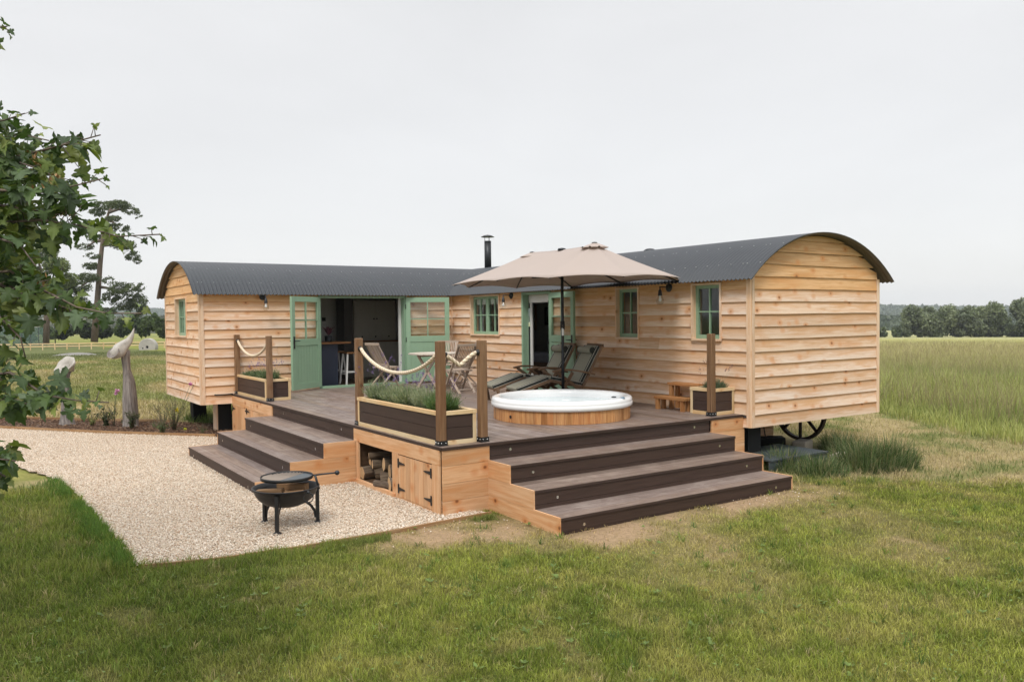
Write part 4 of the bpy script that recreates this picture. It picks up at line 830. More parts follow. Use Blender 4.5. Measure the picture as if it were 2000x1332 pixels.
# plants: thin upright leaves and flower spikes
def herb(name, c, r, h, n, label, cat, group, cols, flw=None, nfl=0, fh=1.5, wd=.0032, spread=1.55, flc=(.17, .11, .28), flr=.014, sub_=None):
    t_ = thing(name, label, cat, c, group); c = np.array(c)
    ph = rng.uniform(0, 2 * PI, n); rr = r * .55 * np.sqrt(rng.uniform(size=n)); base = c + np.stack([rr * np.cos(ph), rr * np.sin(ph), np.zeros(n)], -1)
    ln = h * rng.uniform(.35, 1.05, n) * (1 - .3 * (rr / (r * .55)) ** 2); out_ = spread * rr / (r * .55) * rng.uniform(.5, 1.1, n) * .75; d = np.stack([np.cos(ph + rng.normal(0, .5, n)) * out_, np.sin(ph + rng.normal(0, .5, n)) * out_, np.ones(n)], -1); d /= np.linalg.norm(d, axis=1)[:, None]
    tip = base + d * ln[:, None]; a_ = rng.uniform(0, 2 * PI, n); s_ = np.stack([np.cos(a_), np.sin(a_), np.zeros(n)], -1) * wd; mid = base + (tip - base) * .6 + np.array([0, 0, .01])
    Vv = np.stack([base - s_ * .6, base + s_ * .6, mid + s_, mid - s_, tip], 1).reshape(-1, 3); b = np.arange(n)[:, None] * 5; F1 = np.concatenate([b + np.array([[0, 1, 2]]), b + np.array([[0, 2, 3]]), b + np.array([[3, 2, 4]])])
    # short side leaflets
    k = n * 3; q = rng.integers(0, n, k); tt = rng.uniform(.15, .98, k)[:, None]; p0 = base[q] + (tip[q] - base[q]) * tt; dd = rng.normal(size=(k, 3)); dd[:, 2] = np.abs(dd[:, 2]) + .5; dd /= np.linalg.norm(dd, axis=1)[:, None]; p1 = p0 + dd * rng.uniform(.018, .055, (k, 1)); sv = np.cross(dd, rng.normal(size=(k, 3))); sv /= np.linalg.norm(sv, axis=1)[:, None]
    V2 = np.stack([p0, (p0 + p1) / 2 + sv * wd * .8, p1, (p0 + p1) / 2 - sv * wd * .8], 1).reshape(-1, 3); b2 = np.arange(k)[:, None] * 4 + n * 5; F2 = np.concatenate([b2 + np.array([[0, 1, 2]]), b2 + np.array([[0, 2, 3]])])
    C = np.array(cols)[rng.integers(0, len(cols), n + k)] * rng.uniform(.75, 1.25, (n + k, 1)); CC = np.concatenate([np.repeat(C[:n], 5, 0), np.repeat(C[n:], 4, 0)])
    raw('foliage', np.vstack([Vv, V2]), np.vstack([F1, F2]), M['leaf'], t_, CC)
    if nfl:
        ph = rng.uniform(0, 2 * PI, nfl); o_ = rng.uniform(.1, .75, nfl); d = np.stack([np.cos(ph) * o_, np.sin(ph) * o_, np.ones(nfl)], -1); d /= np.linalg.norm(d, axis=1)[:, None]; b0 = c + np.stack([np.cos(ph), np.sin(ph), np.zeros(nfl)], -1) * r * .25; tp = b0 + d * (h * fh * rng.uniform(.75, 1.15, (nfl, 1)))
        a_ = rng.uniform(0, 2 * PI, nfl); s_ = np.stack([np.cos(a_), np.sin(a_), np.zeros(nfl)], -1) * .0014; V3_ = np.stack([b0 - s_, b0 + s_, tp], 1).reshape(-1, 3); raw('stem', V3_, np.arange(nfl * 3).reshape(-1, 3), M['leaf'], t_, np.tile(np.array(cols[0]), (nfl * 3, 1)))
        m_ = 14; k = nfl * m_; q = np.repeat(np.arange(nfl), m_); u = rng.uniform(-.035, .022, (k, 1)); cc = tp[q] + d[q] * u + rng.normal(0, flr * .45, (k, 3)); sz = flr * rng.uniform(.4, .9, (k, 1, 1)); tri = rng.normal(size=(k, 3, 3)); tri /= np.linalg.norm(tri, axis=2)[..., None]; Vf = (cc[:, None] + tri * sz).reshape(-1, 3)
        raw('flower', Vf, np.arange(k * 3).reshape(-1, 3), M['leaf'], t_, np.repeat(np.array(flc) * rng.uniform(.6, 1.5, (k, 1)), 3, 0))
    return t_
LAV = [(.21, .25, .16), (.32, .35, .25), (.14, .19, .085), (.34, .35, .22)]
lx = [(6.22, 1, .30, 'wispy yellow-green lavender with long flower stems at the left end of the big planter'), (6.62, 0, .26, 'dark green lavender, second from the left in the big planter'), (7.05, 0, .28, 'broad grey-green lavender in the middle of the big planter'), (7.48, 0, .30, 'tall pale grey-green lavender, between the middle and the corner post in the big planter'), (7.90, 0, .27, 'bright green lavender right behind the corner post')]
for i, (x_, f, h, lb) in enumerate(lx): herb('lavender', (x_, -4.66 + .03 * (i % 2), ZD + .32), .22, h * 1.15, 850, lb, 'lavender', 'lavender plants in the big planter', [LAV[(i + j) % 4] for j in range(3)] if i != 4 else [(.09, .16, .05), (.14, .2, .08)], None, 20 if i else 30, 1.3 if i else 1.7, flc=(.17, .11, .29))
for i, (x_, h, n, lb) in enumerate([(.30, .17, 500, 'low grey-green lavender nearest the wall in the short planter'), (.80, .21, 600, 'mid green lavender in the centre of the short planter'), (1.38, .26, 700, 'tallest lavender in the short planter, beside the post')]): herb('lavender', (x_, -4.66, ZD + .32), .24, h, n, lb, 'lavender', 'lavender plants in the short planter', [LAV[2], LAV[0], (.07, .12, .05)], None, (4, 14, 30)[i], 1.55)
herb('lavender', (8.06, -.23, ZD + .32), .2, .20, 700, 'compact grey-green lavender with a few tall purple stems in the small square planter', 'lavender', None, [(.15, .185, .12), (.10, .14, .075)], None, 14, 2.2, flc=(.12, .05, .10))

# ---------------------------------------------------------------- hot tub
tub = thing('hot_tub', 'round hot tub with white rim and striped cedar cladding sunk in the deck', 'hot tub', (*TUBC, ZD)); cx, cy = TUBC; mb = MB(); n = 74
for i in range(n):
    a_ = 2 * PI * (i + .5) / n; d = Vector((math.cos(a_), math.sin(a_), 0)); tq = Vector((-d.y, d.x, 0)); Mx = Matrix((tq, d, Vector((0, 0, 1)))).transposed(); mb.box(Vector((cx, cy, ZD + .092)) + d * .965, (2 * PI * .975 / n - .001, .022, .18), Mx, 2)
build('cladding', mb, M['tubwood'], tub)
mb = MB(); mb.lathe((cx, cy, ZD), [(.985, .172), (1.0, .176), (1.012, .20), (1.012, .232), (1.005, .240), (1.006, .250), (1.004, .275), (.99, .298), (.965, .308), (.93, .310), (.89, .303), (.865, .285), (.855, .24), (.84, .10), (.80, -.02)], 72); build('rim', mb, M['acrylic'], tub)
mb = MB(); mb.lathe((cx, cy, ZD), [(0, .205), (.3, .205), (.6, .205), (.852, .205)], 48); build('water', mb, M['water'], tub)
mb = MB(); q = hit(1290 - 100 + 9, 775, 2, ZD + .31)
for px in (1199, 1216): c = hit(px, 775.5 if px < 1210 else 777, 2, ZD + .31); mb = MB(); mb.lathe((c.x, c.y, ZD + .303), [(.034, 0), (.032, .014), (.012, .018), (0, .018)], 14); build('control_knob', mb, M['dkmetal'] if px < 1210 else plain('blue_grey', (.12, .2, .27), .4), tub)
for px in (1007, 1136): c = hit(px, 804 if px < 1100 else 805, 2, ZD + .2); d = Vector((c.x - cx, c.y - cy, 0)).normalized(); mb = MB(); mb.ball((cx + d.x * 1.008, cy + d.y * 1.008, ZD + .2), .007, 4); build('screw', mb, M['zinc'], tub)
c = hit(980, 816, 2, ZD + .08); d = Vector((c.x - cx, c.y - cy, 0)).normalized(); mb = MB(); mb.disc((cx + d.x * .982, cy + d.y * .982, ZD + .08), .022, d, 12); build('drain_hole', mb, M['black'], tub)

# ---------------------------------------------------------------- parasol
UX, UY = 5.92, -1.37; AX = (5.11, 6.73); par = thing('parasol', 'double-width beige canvas parasol on a single dark pole beside the hot tub', 'parasol', (UX, UY, ZD))
mb = MB(); mb.tube([(UX, UY, ZD + .02), (UX, UY, 3.20)], .024, 12); pl_ = build('pole', mb, M['dkmetal'], par); sub(pl_)
mb = MB(); mb.tube([(UX, UY, ZD + 1.22), (UX, UY, ZD + 1.36)], .036, 12); mb.tube([(UX + .03, UY - .03, ZD + 1.28), (UX + .10, UY - .06, ZD + 1.30), (UX + .10, UY - .06, ZD + 1.24)], .010, 6); build('crank', mb, M['black'], pl_)
mb = MB(); mb.box((UX + .05, UY - .035, ZD + 1.19), (.05, .003, .12)); build('paper_tag', mb, M['white'], pl_)
mb = MB(); mb.box((UX, UY, ZD + .05), (.9, .12, .1)); mb.box((UX, UY, ZD + .049), (.12, .9, .1)); build('base', mb, M['dkmetal'], par, .01)
EZ = 2.735; r8 = 1.36
corn = [(AX[1], a_) for a_ in (-67.5, -22.5, 22.5, 67.5)] + [(AX[0], a_) for a_ in (112.5, 157.5, 202.5, 247.5)]
ring = []
for (ax, a_) in corn: ring.append((ax + r8 * math.cos(math.radians(a_)), UY + r8 * math.sin(math.radians(a_)), EZ, ax))
ring.insert(4, (UX, UY + r8 * .935, EZ + .02, UX)); ring.append((UX, UY - r8 * .935, EZ + .02, UX))
def rz(x_): u = (x_ - UX) / (AX[1] - UX); return 3.262 + .02 * u * u
mb = MB(); nr = len(ring); m_ = 8; kk = 8; vs = []; cols_ = nr * m_
for i in range(nr):
    a_ = ring[i]; b_ = ring[(i + 1) % nr]
    for j in range(m_):
        f = j / m_; ex = a_[0] * (1 - f) + b_[0] * f; ey = a_[1] * (1 - f) + b_[1] * f; rx = a_[3] * (1 - f) + b_[3] * f; ez = a_[2] * (1 - f) + b_[2] * f
        bul = math.sin(PI * f); inw = 1 - .035 * bul
        for k in range(kk + 1):
            t = k / kk; px = rx + (ex - rx) * t * (1 - (1 - inw) * t); py = UY + (ey - UY) * t * (1 - (1 - inw) * t); z = rz(rx) + (ez - rz(rx)) * (t ** .97) - .03 * math.sin(PI * t) * (.35 + .65 * bul) + .018 * bul * t * t + (.016 * bul if k == kk else 0); vs.append((px, py, z))
fs = []
for c_ in range(cols_):
    d_ = (c_ + 1) % cols_
    for k in range(kk): fs.append((c_ * (kk + 1) + k, c_ * (kk + 1) + k + 1, d_ * (kk + 1) + k + 1, d_ * (kk + 1) + k))
mb.add(vs, fs, vs, .5, 0, True); cn = build('canopy', mb, M['canvas'], par); sub(cn)
sm = cn.modifiers.new('solid', 'SOLIDIFY'); sm.thickness = .004
mb = MB()
for i, a_ in enumerate(ring): pass
for ax in AX:
    dz_ = 0 if ax > UX else -.028
    mb = MB(); mb.lathe((ax, UY, dz_), [(0, 3.305), (.05, 3.296), (.13, 3.268), (.21, 3.236), (.213, 3.228)], 8, 0, False) ; vt = build('vent_cap', mb, M['canvas'], cn)
    mb = MB(); mb.lathe((ax, UY, 3.292 + dz_), [(0, .028), (.04, .02), (.045, .002), (0, 0)], 12); build('finial', mb, M['dkmetal'], cn)
    for a_ in ((-100, -60, -20) if ax > UX else ()):
        mb = MB(); q = math.radians(a_); mb.ball((ax + .205 * math.cos(q), UY + .205 * math.sin(q), 3.236), .018, 4, 0, (1, 1, .5)); build('rib_end', mb, M['dkmetal'], cn)
mb = MB(); mb.lathe((UX, UY, rz(UX) - .02), [(0, .05), (.06, .04), (.07, .01), (0, 0)], 12); build('finial', mb, M['dkmetal'], cn)
for a_ in ring:
    mb = MB(); mb.bar((a_[3], UY, rz(a_[3]) - .06), (a_[0] + (a_[3] - a_[0]) * .03, a_[1] + (UY - a_[1]) * .03, a_[2] - .005), .016, .016); rb = build('rib', mb, M['dkmetal'], par); mp_ = Vector((a_[3], UY, rz(a_[3]) - .06)).lerp(Vector((a_[0], a_[1], a_[2])), .55); mb = MB(); mb.bar(mp_, (a_[3] + (UX - a_[3]) * .1, UY, 2.86), .012, .012); build('strut', mb, M['dkmetal'], sub(rb))
mb = MB(); mb.bar((AX[0], UY, 2.86), (AX[1], UY, 2.86), .03, .03); build('cross_arm', mb, M['dkmetal'], par)

# ---------------------------------------------------------------- loungers
def lounger(label):
    t_ = thing('steamer_lounger', label, 'lounger', (0, 0, 0), 'folding steamer loungers', True); w_ = .26
    prof = [(0, .22), (.57, .40), (1.15, .27), (1.50, .92)]
    mb = MB()
    for s in (-1, 1):
        x_ = s * w_
        for a_, b_ in zip(prof[:-1], prof[1:]): mb.bar((x_, a_[0], a_[1]), (x_, b_[0], b_[1]), .028, .045)
    for (a_, b_) in zip(prof[:-1], prof[1:]):
        n = 6
        for i in range(n): f = (i + .5) / n; y_ = a_[0] + (b_[0] - a_[0]) * f; z_ = a_[1] + (b_[1] - a_[1]) * f; mb.bar((-w_, y_, z_), (w_, y_, z_), .05, .014, up=(0, -(b_[1] - a_[1]), b_[0] - a_[0]))
    mb.bar((-w_ - .015, 1.515, .945), (w_ + .015, 1.515, .945), .04, .05); build('frame', mb, M['teak_dk'], t_)
    for s in (-1, 1):
        mb = MB(); x_ = s * (w_ + .035); mb.bar((x_, .12, 0), (x_ - s * .03, .06, .26), .03, .05); build('leg', mb, M['teak_dk'], t_)
        mb = MB(); mb.bar((x_, .95, .52), (x_, .62, .0), .028, .05); build('leg', mb, M['teak_dk'], t_)
        mb = MB(); mb.bar((x_, 1.40, .0), (x_, .66, .54), .028, .05); build('leg', mb, M['teak_dk'], t_)
        mb = MB(); x2 = s * (w_ + .045); pts = [(x2, .60, .545), (x2, .74, .57), (x2, .92, .565), (x2, 1.12, .53), (x2, 1.34, .48)]
        for p, q in zip(pts[:-1], pts[1:]): mb.bar(p, q, .075, .028)
        build('arm', mb, M['teak_dk'], t_)
    def cush(a_, b_, nm, off=.045, th=.06, w2=.24):
        a_ = Vector((0, *a_)); b_ = Vector((0, *b_)); d = (b_ - a_); l = d.length; Y = d / l; Z = Vector((1, 0, 0)).cross(Y); Mx = Matrix((Vector((1, 0, 0)), Y, Z)).transposed(); c = (a_ + b_) / 2 + Z * off
        mb = MB(); mb.box(c, (w2 * 2, l - .01, th), Mx); o = build(nm, mb, M['khaki'], t_, .018); sub(o)
        for s in (-1, 1):
            mb = MB(); mb.box(c + Vector((s * (w2 - .012), 0, 0)) + Z * .001, (.05, l - .02, th + .004), Mx); build('side_band', mb, M['charcoal'], o, .018)
            mb = MB(); e_ = Vector((s * (w2 + .012), 0, 0)); mb.tube([c + e_ - Y * (l / 2 - .02) + Z * (th / 2 - .004), c + e_ + Y * (l / 2 - .02) + Z * (th / 2 - .004)], .005, 6); mb.tube([c + e_ - Y * (l / 2 - .02) - Z * (th / 2 - .006), c + e_ + Y * (l / 2 - .02) - Z * (th / 2 - .006)], .005, 6); build('piping', mb, M['piping'], o)
        return o
    cush(prof[0], prof[1], 'foot_cushion'); cush(prof[1], prof[2], 'seat_cushion'); cush((prof[2][0] + .0, prof[2][1] + .03), prof[3], 'back_cushion')
    a_ = Vector((0, prof[2][0], prof[2][1])); b_ = Vector((0, prof[3][0], prof[3][1])); Y = (b_ - a_).normalized(); Z = Vector((1, 0, 0)).cross(Y); c = a_ + Y * .62 + Z * .115
    mb = MB(); mb.tube([c + Vector((-.23, 0, 0)), c + Vector((-.21, 0, 0)), c + Vector((.21, 0, 0)), c + Vector((.23, 0, 0))], [.045, .06, .06, .045], 16); pw = build('head_pillow', mb, M['khaki'], t_); sub(pw)
    mb = MB(); mb.tube([c + Vector((.232, 0, 0)), c + Vector((.236, 0, 0))], [.052, .04], 16); mb.tube([c + Vector((-.232, 0, 0)), c + Vector((-.236, 0, 0))], [.062, .05], 16); build('pillow_end', mb, M['charcoal'], pw)
    return t_
lo = lounger('right-hand steamer lounger with olive cushions, nearest the hot tub and the parasol pole')
lo.location = (5.27, -1.92, ZD); lo.rotation_euler = (0, 0, math.radians(-12.8))
dup(lo, (4.55, -1.92, ZD), math.radians(-12), 'left-hand steamer lounger with olive cushions, nearest the round table')

# ---------------------------------------------------------------- table and chairs
M['teak_lt'] = wood('sky_pale_teak', (.62, .58, .53), (.50, .46, .41), knots=0, rough=.45, var=.12)  # greyed teak painted paler, standing in for sky reflected at grazing angle
TC = (1.62, -1.36)
tb = thing('round_table', 'round slatted table with weathered top paled for sky reflection and crossed legs', 'table', (*TC, ZD)); mb = MB(); n = 11; r = .50
for i in range(n):
    y_ = (-r + (i + .5) * 2 * r / n); hw = math.sqrt(max(.001, r * r - y_ * y_)) - .03
    mb.box((TC[0], TC[1] + y_, ZD + .715), (hw * 2, 2 * r / n - .006, .020), None, 0)
mb.lathe((*TC, ZD + .70), [(r - .045, 0), (r, 0), (r, .028), (r - .045, .028), (r - .045, 0)], 40, 0, False); build('top', mb, M['teak_lt'], tb)
for s in (-1, 1):
    d = (Vector((VR.x, VR.y, 0)).normalized() * .85 - Vector((VF.x, VF.y, 0)).normalized() * .5); f_ = Vector((-d.y, d.x, 0)) * .24 * s
    for s2 in (-1, 1): mb = MB(); c = Vector((*TC, ZD)); mb.bar(c + f_ + d * .27 * s2, c + f_ - d * .24 * s2 + Vector((0, 0, .69)), .03, .05, up=(0, 0, 1)); build('leg', mb, M['teak'], tb)
mb = MB(); c = Vector((*TC, ZD)); d = (Vector((VR.x, VR.y, 0)).normalized() * .85 - Vector((VF.x, VF.y, 0)).normalized() * .5); f_ = Vector((-d.y, d.x, 0))
for z_, o_ in ((.12, .24), (.12, -.24), (.66, .22), (.66, -.22)): mb.bar(c - f_ * .24 + d * o_ + Vector((0, 0, z_)), c + f_ * .24 + d * o_ + Vector((0, 0, z_)), .035, .03)
build('stretcher', mb, M['teak'], tb)
def chair(label):
    """faces -y: sitter looks along -y, back at +y"""
    t_ = thing('folding_chair', label, 'chair', (0, 0, 0), 'slatted folding chairs round the table', True); w_ = .20
    for s in (-1, 1):
        mb = MB(); mb.bar((s * w_, -.24, 0), (s * w_, .30, .92), .022, .042, up=(1, 0, 0)); build('leg', mb, M['teak'], t_)
        mb = MB(); mb.bar((s * (w_ - .03), .26, 0), (s * (w_ - .03), -.20, .43), .022, .04, up=(1, 0, 0)); build('leg', mb, M['teak'], t_)
    mb = MB()
    for i in range(7): y_ = -.22 + i * .058; mb.box((0, y_, .435), (.40, .045, .016), None, 0)
    mb.box((.185, -.04, .42), (.02, .38, .03)); mb.box((-.185, -.04, .42), (.02, .38, .03)); build('seat', mb, M['teak'], t_)
    mb = MB()
    for i in range(10): x_ = -.165 + i * .0367; mb.bar((x_, .055, .50), (x_, .285, .90), .012, .015, up=(1, 0, 0))
    mb.bar((-.215, .05, .49), (.215, .05, .49), .022, .04); mb.bar((-.235, .295, .915), (.235, .295, .915), .026, .05); build('backrest', mb, M['teak'], t_)
    mb = MB(); mb.bar((-.2, -.17, .12), (.2, -.17, .12), .016, .03); mb.bar((-.17, .20, .07), (.17, .20, .07), .016, .03); build('stretcher', mb, M['teak'], t_)
    return t_
def face(x_, y_): return math.atan2(TC[1] - y_, TC[0] - x_) + PI / 2
spots = [(.78, -2.08, 'left-hand folding chair, its slatted back towards the French doors'), (2.70, -1.40, 'folding chair between the table and the corner post, its dark slatted back to the loungers'), (.90, -.70, 'folding chair on the far side of the table, pale top rail showing above it'), (2.12, -.92, 'right-hand folding chair, partly hidden behind the timber post')]
ch = chair(spots[0][2]); ch.location = (spots[0][0], spots[0][1], ZD); ch.rotation_euler = (0, 0, math.radians(191))
for (x_, y_, lb), da in zip(spots[1:], (math.radians(-87), face(*spots[2][:2]), face(*spots[3][:2]))): dup(ch, (x_, y_, ZD), da, lb)

# step stool by the small planter
st_ = thing('tub_steps', 'two-tier orange-brown timber step stool against the wall by the small planter', 'steps', (7.4, -.4, ZD))
def tier(x0, x1, y0, y1, h, nm):
    mb = MB(); n = 2; 
    for i in range(n): yy = y0 + (y1 - y0) * (i + .5) / n; mb.box(((x0 + x1) / 2, yy, ZD + h - .02), (x1 - x0, (y1 - y0) / n - .006, .04), None, 0)
    o = build(nm, mb, M['stool'], st_, .004); sub(o)
    for xx in (x0 + .06, x1 - .06):
        for yy in (y0 + .04, y1 - .04): mb = MB(); mb.box((xx, yy, ZD + (h - .04) / 2), (.06, .05, h - .04)); build('leg', mb, M['stool'], o)
tier(7.06, 7.70, -.50, -.30, .20, 'lower_step'); tier(7.12, 7.76, -.27, -.06, .40, 'upper_step')

# ---------------------------------------------------------------- logs
def log(a_, b_, r, label, split=False):
    a_ = Vector(a_); b_ = Vector(b_); mb = MB(); d = (b_ - a_); n = 12; Y = d.normalized(); q = Y.to_track_quat('Z', 'Y').to_matrix(); pts = []
    prof = [r * random.uniform(.86, 1.1) for _ in range(n)]
    if split:
        for i in range(n):
            if i > n * .6: prof[i] *= .45
    vs = []; gc = []
    for k, t in enumerate((0, .3, .65, 1)):
        c = a_ + d * t + q @ Vector((random.uniform(-.05, .05) * r, random.uniform(-.05, .05) * r, 0))
        for i in range(n): an = 2 * PI * i / n; rr = prof[i] * random.uniform(.95, 1.05); vs.append(c + q @ Vector((rr * math.cos(an), rr * math.sin(an), 0))); gc.append((t, math.cos(an) * r, math.sin(an) * r))
    mb.add(vs, [(k * n + i, k * n + (i + 1) % n, (k + 1) * n + (i + 1) % n, (k + 1) * n + i) for k in range(3) for i in range(n)], gc, None, 0, False)
    mb.add(vs[:n], [tuple(range(n - 1, -1, -1))], [(0, g[1] * 6, g[2] * 6) for g in gc[:n]], None, 1); mb.add(vs[-n:], [tuple(range(n))], [(0, g[1] * 6, g[2] * 6) for g in gc[:n]], None, 1)
    return tag(build('log', mb, [M['bark'], M['logend']]), label, 'log', 'firewood logs stacked in the log store')
yf = -V + .0; random.seed(31)
LG = [((6.24, .165, .075), (.0, .5, 0), 'thick dark log on the shelf, at the left foot of the pile'), ((6.40, .32, .046), (.06, .5, .02), 'slim pale-ended log in the left upper part of the pile'), ((6.46, .415, .040), (.16, .45, .03), 'thin log lying on top of the pile'), ((6.52, .20, .098), (.25, .48, .08), 'largest round-ended log in the middle of the pile'), ((6.76, .15, .080), (.22, .45, .04), 'split log with a bright face right of the largest log'), ((6.98, .28, .075), (.1, .4, .0), 'yellowish log end high at the right side of the store'), ((7.06, .13, .088), (.1, .4, 0), 'pale round log end half hidden by the cupboard frame'), ((6.78, .34, .075), (.1, .45, -.02), 'dark log behind the largest log'), ((6.56, .315, .05), (.12, .4, .0), 'dark medium log resting on the largest log')]
for (x_, z_, r), d, lb in LG: x_ -= .05; r *= 1.12; y_ = yf + random.uniform(-.0, .07); log((x_, y_, z_), (x_ + d[0], y_ + d[1], z_ + d[2]), r, lb)
log((6.68, yf - .03, .105), (7.05, yf + .08, .115), .042, 'slender grey log lying along the front edge of the shelf')

# ---------------------------------------------------------------- fire pit
FC = Vector((7.80, -6.505, 0)); fp = thing('fire_pit', 'black iron fire bowl with swing-arm grill on curved legs, standing on gravel', 'fire pit', FC)
mb = MB(); prof = [(0, .235), (.09, .238), (.17, .25), (.24, .278), (.295, .32), (.333, .375), (.352, .432), (.368, .434), (.368, .444), (.345, .443), (.325, .38), (.288, .33), (.235, .29), (.165, .262), (.09, .25), (0, .247)]; prof = [(r_ * .95, z_) for r_, z_ in prof]; mb.lathe(FC, prof, 48); build('bowl', mb, M['black'], fp)
for an in (math.atan2(-6.656 + 6.52, 7.485 - 7.79), math.atan2(-6.708 + 6.52, 8.064 - 7.79), math.atan2(-6.222 + 6.52, 7.832 - 7.79)):
    d = Vector((math.cos(an), math.sin(an), 0)); p = FC + d * .33; mb = MB(); mb.box(p + Vector((0, 0, .205)), (.035, .035, .40), Matrix.Rotation(an, 3, 'Z')); mb.lathe(p + Vector((0, 0, .012)), [(0, .03), (.03, .028), (.05, .008), (.05, 0)], 14)
    pts = [p + Vector((0, 0, .08)) - d * .02, p + Vector((0, 0, .15)) - d * .03, p - d * .07 + Vector((0, 0, .215)), p - d * .13 + Vector((0, 0, .265)), p - d * .19 + Vector((0, 0, .285))]
    for a_, b_ in zip(pts[:-1], pts[1:]): mb.bar(a_, b_, .028, .009, up=(-d.y, d.x, 0))
    build('leg', mb, M['black'], fp)
GCn = FC + Vector((-.045, .03, .515)) ; gr = .272; mb = MB(); mb.lathe(GCn, [(gr - .012, -.0), (gr, 0), (gr, .032), (gr - .006, .032), (gr - .008, .01), (gr - .012, 0)], 48); 
dR = Vector((VR.x, VR.y, 0)).normalized(); dF = Vector((VF.x, VF.y, 0)).normalized(); grl = build('grill', mb, M['black'], fp); sub(grl); mb = MB()
n = 9
for i in range(n): s = -gr + (i + .5) * (gr * 1.15) / n; hw = math.sqrt(gr * gr - s * s) - .01; ax1 = (dR * .94 - dF * .34); ax2 = (dF * .94 + dR * .34); mb.tube([GCn + ax1 * s - ax2 * hw + Vector((0, 0, .012)), GCn + ax1 * s + ax2 * hw + Vector((0, 0, .012))], .0075, 5)
build('grate_bars', mb, plain('reflect_tint_bars', (.34, .28, .23), .5, .1), grl); mb = MB(); vs = [GCn + Vector((0, 0, .010))]; ax1 = (dR * .94 - dF * .34); ax2 = (dF * .94 + dR * .34); a0 = math.acos(.15)  # bars coloured light brown to stand in for light reflected off the metal
pl = [GCn + ax1 * (gr - .01) * math.cos(t) + ax2 * (gr - .01) * math.sin(t) + Vector((0, 0, .014)) for t in np.linspace(-a0, a0, 24)]; mb.add(pl, [tuple(range(24))]); build('hot_plate', mb, plain('grey_plate', (.13, .15, .17), .35, .6), grl)
mb = MB(); e_ = FC + dR * .33 + Vector((0, 0, .44)); mb.tube([FC + dR * .34 + dF * .05 + Vector((0, 0, .40)), FC + dR * .30 + dF * .05 + Vector((0, 0, .55))], .013, 8); mb.tube([GCn + dR * .27 + Vector((0, 0, .03)), GCn + dR * .40 + Vector((0, 0, .045)), GCn + dR * .52 + Vector((0, 0, .055))], .009, 8); mb.ball(GCn + dR * .535 + Vector((0, 0, .056)), .026, 8); build('handle', mb, M['dkmetal'], grl)
mb = MB(); p0 = FC + (dR * .80 - dF * .60) * .365 + Vector((0, 0, .42)); mb.ball(p0, .018, 6); rp_ = [p0 + Vector((0, 0, -.052)) + (dR * math.cos(t) * .05) + Vector((0, 0, .05 * math.sin(t))) for t in np.linspace(0, 2 * PI, 17)[:-1]]; mb.tube(rp_, .0055, 6, closed=True); build('ring', mb, M['dkmetal'], fp)
def splitlog(a_, b_, w_, label):
    mb = MB(); mb.bar(a_, b_, w_, w_ * .8, mi=0); tag(build('split_log', mb, M['logw']), label, 'log', 'split logs laid in the fire bowl')
M['logw'] = wood('split_wood', (.36, .23, .13), (.20, .12, .06), knots=.3, rough=.85, var=.3)
b = FC + Vector((0, 0, .40)); splitlog(b - dR * .26 - dF * .14, b + dR * .02 - dF * .17 + Vector((0, 0, .02)), .085, 'chunky tan split log at the front left of the fire bowl'); splitlog(b + dR * .04 - dF * .21, b + dR * .22 - dF * .12, .06, 'small split log at the front right of the fire bowl'); splitlog(b - dR * .1 + dF * .1 + Vector((0, 0, .02)), b + dR * .22 + dF * .02 + Vector((0, 0, .03)), .09, 'dark split log at the back of the fire bowl'); splitlog(b - dR * .05 - dF * .05 - Vector((0, 0, .04)), b + dR * .08 + dF * .16 - Vector((0, 0, .03)), .08, 'split log crossing underneath the others in the fire bowl')

# ---------------------------------------------------------------- sculptures
def sculpt_mesh(pts, rs, n=20, amp=.1, seed=0):
    mb = MB(); mb.tube(pts, rs, n); r_ = random.Random(seed); ph = [r_.uniform(0, 6) for _ in range(6)]; k = len(pts)
    for i in range(k):
        c = Vector(pts[i])
        for j in range(n):
            v = Vector(mb.v[i * n + j]); a_ = 2 * PI * j / n; f = 1 + amp * (math.sin(3 * a_ + ph[0] + i * .3) * .5 + math.sin(5 * a_ + ph[1] - i * .4) * .4 + math.sin(9 * a_ + ph[2]) * .25); mb.v[i * n + j] = tuple(c + (v - c) * f)
    return mb
def LP(b, pl): return [tuple(Vector(b) + dR * p[0] + dF * p[1] + Vector((0, 0, p[2]))) for p in pl]
b1 = (-3.37, -7.49, 0); s1 = thing('trumpet_sculpture', 'shorter grey sculpture with a flared pale trumpet mouth, left in the flower bed', 'sculpture', b1)
build('stem', sculpt_mesh(LP(b1, [(0, 0, 0), (.0, 0, .05), (0, 0, .2), (-.01, 0, .45), (-.02, 0, .75), (-.01, 0, 1.0), (0, 0, 1.18)]), [.17, .155, .12, .095, .07, .07, .10]), M['drift'], s1)
ct = Vector(b1) + Vector((0, 0, 1.27)); q = (Vector((0, 0, 1)) * .66 - dR * .30 - dF * .66).normalized().to_track_quat('Z', 'Y').to_matrix(); mb = MB(); mb.lathe(ct, [(.07, -.16), (.14, -.07), (.225, .0), (.245, .04), (.225, .06), (.15, .0), (.08, -.06), (.03, -.14)], 28, M=q)
for i, v in enumerate(mb.v): a_ = (i % 28) / 28 * 2 * PI; vv = Vector(v); mb.v[i] = tuple(ct + (vv - ct) * (1 + .07 * math.sin(3 * a_ + 1) + .04 * math.sin(7 * a_)))
build('trumpet_mouth', mb, M['pale'], s1)
b2 = (-2.13, -6.45, 0); s2 = thing('trumpet_sculpture', 'taller grey sculpture with a pale horn curling to a point, right in the flower bed', 'sculpture', b2)
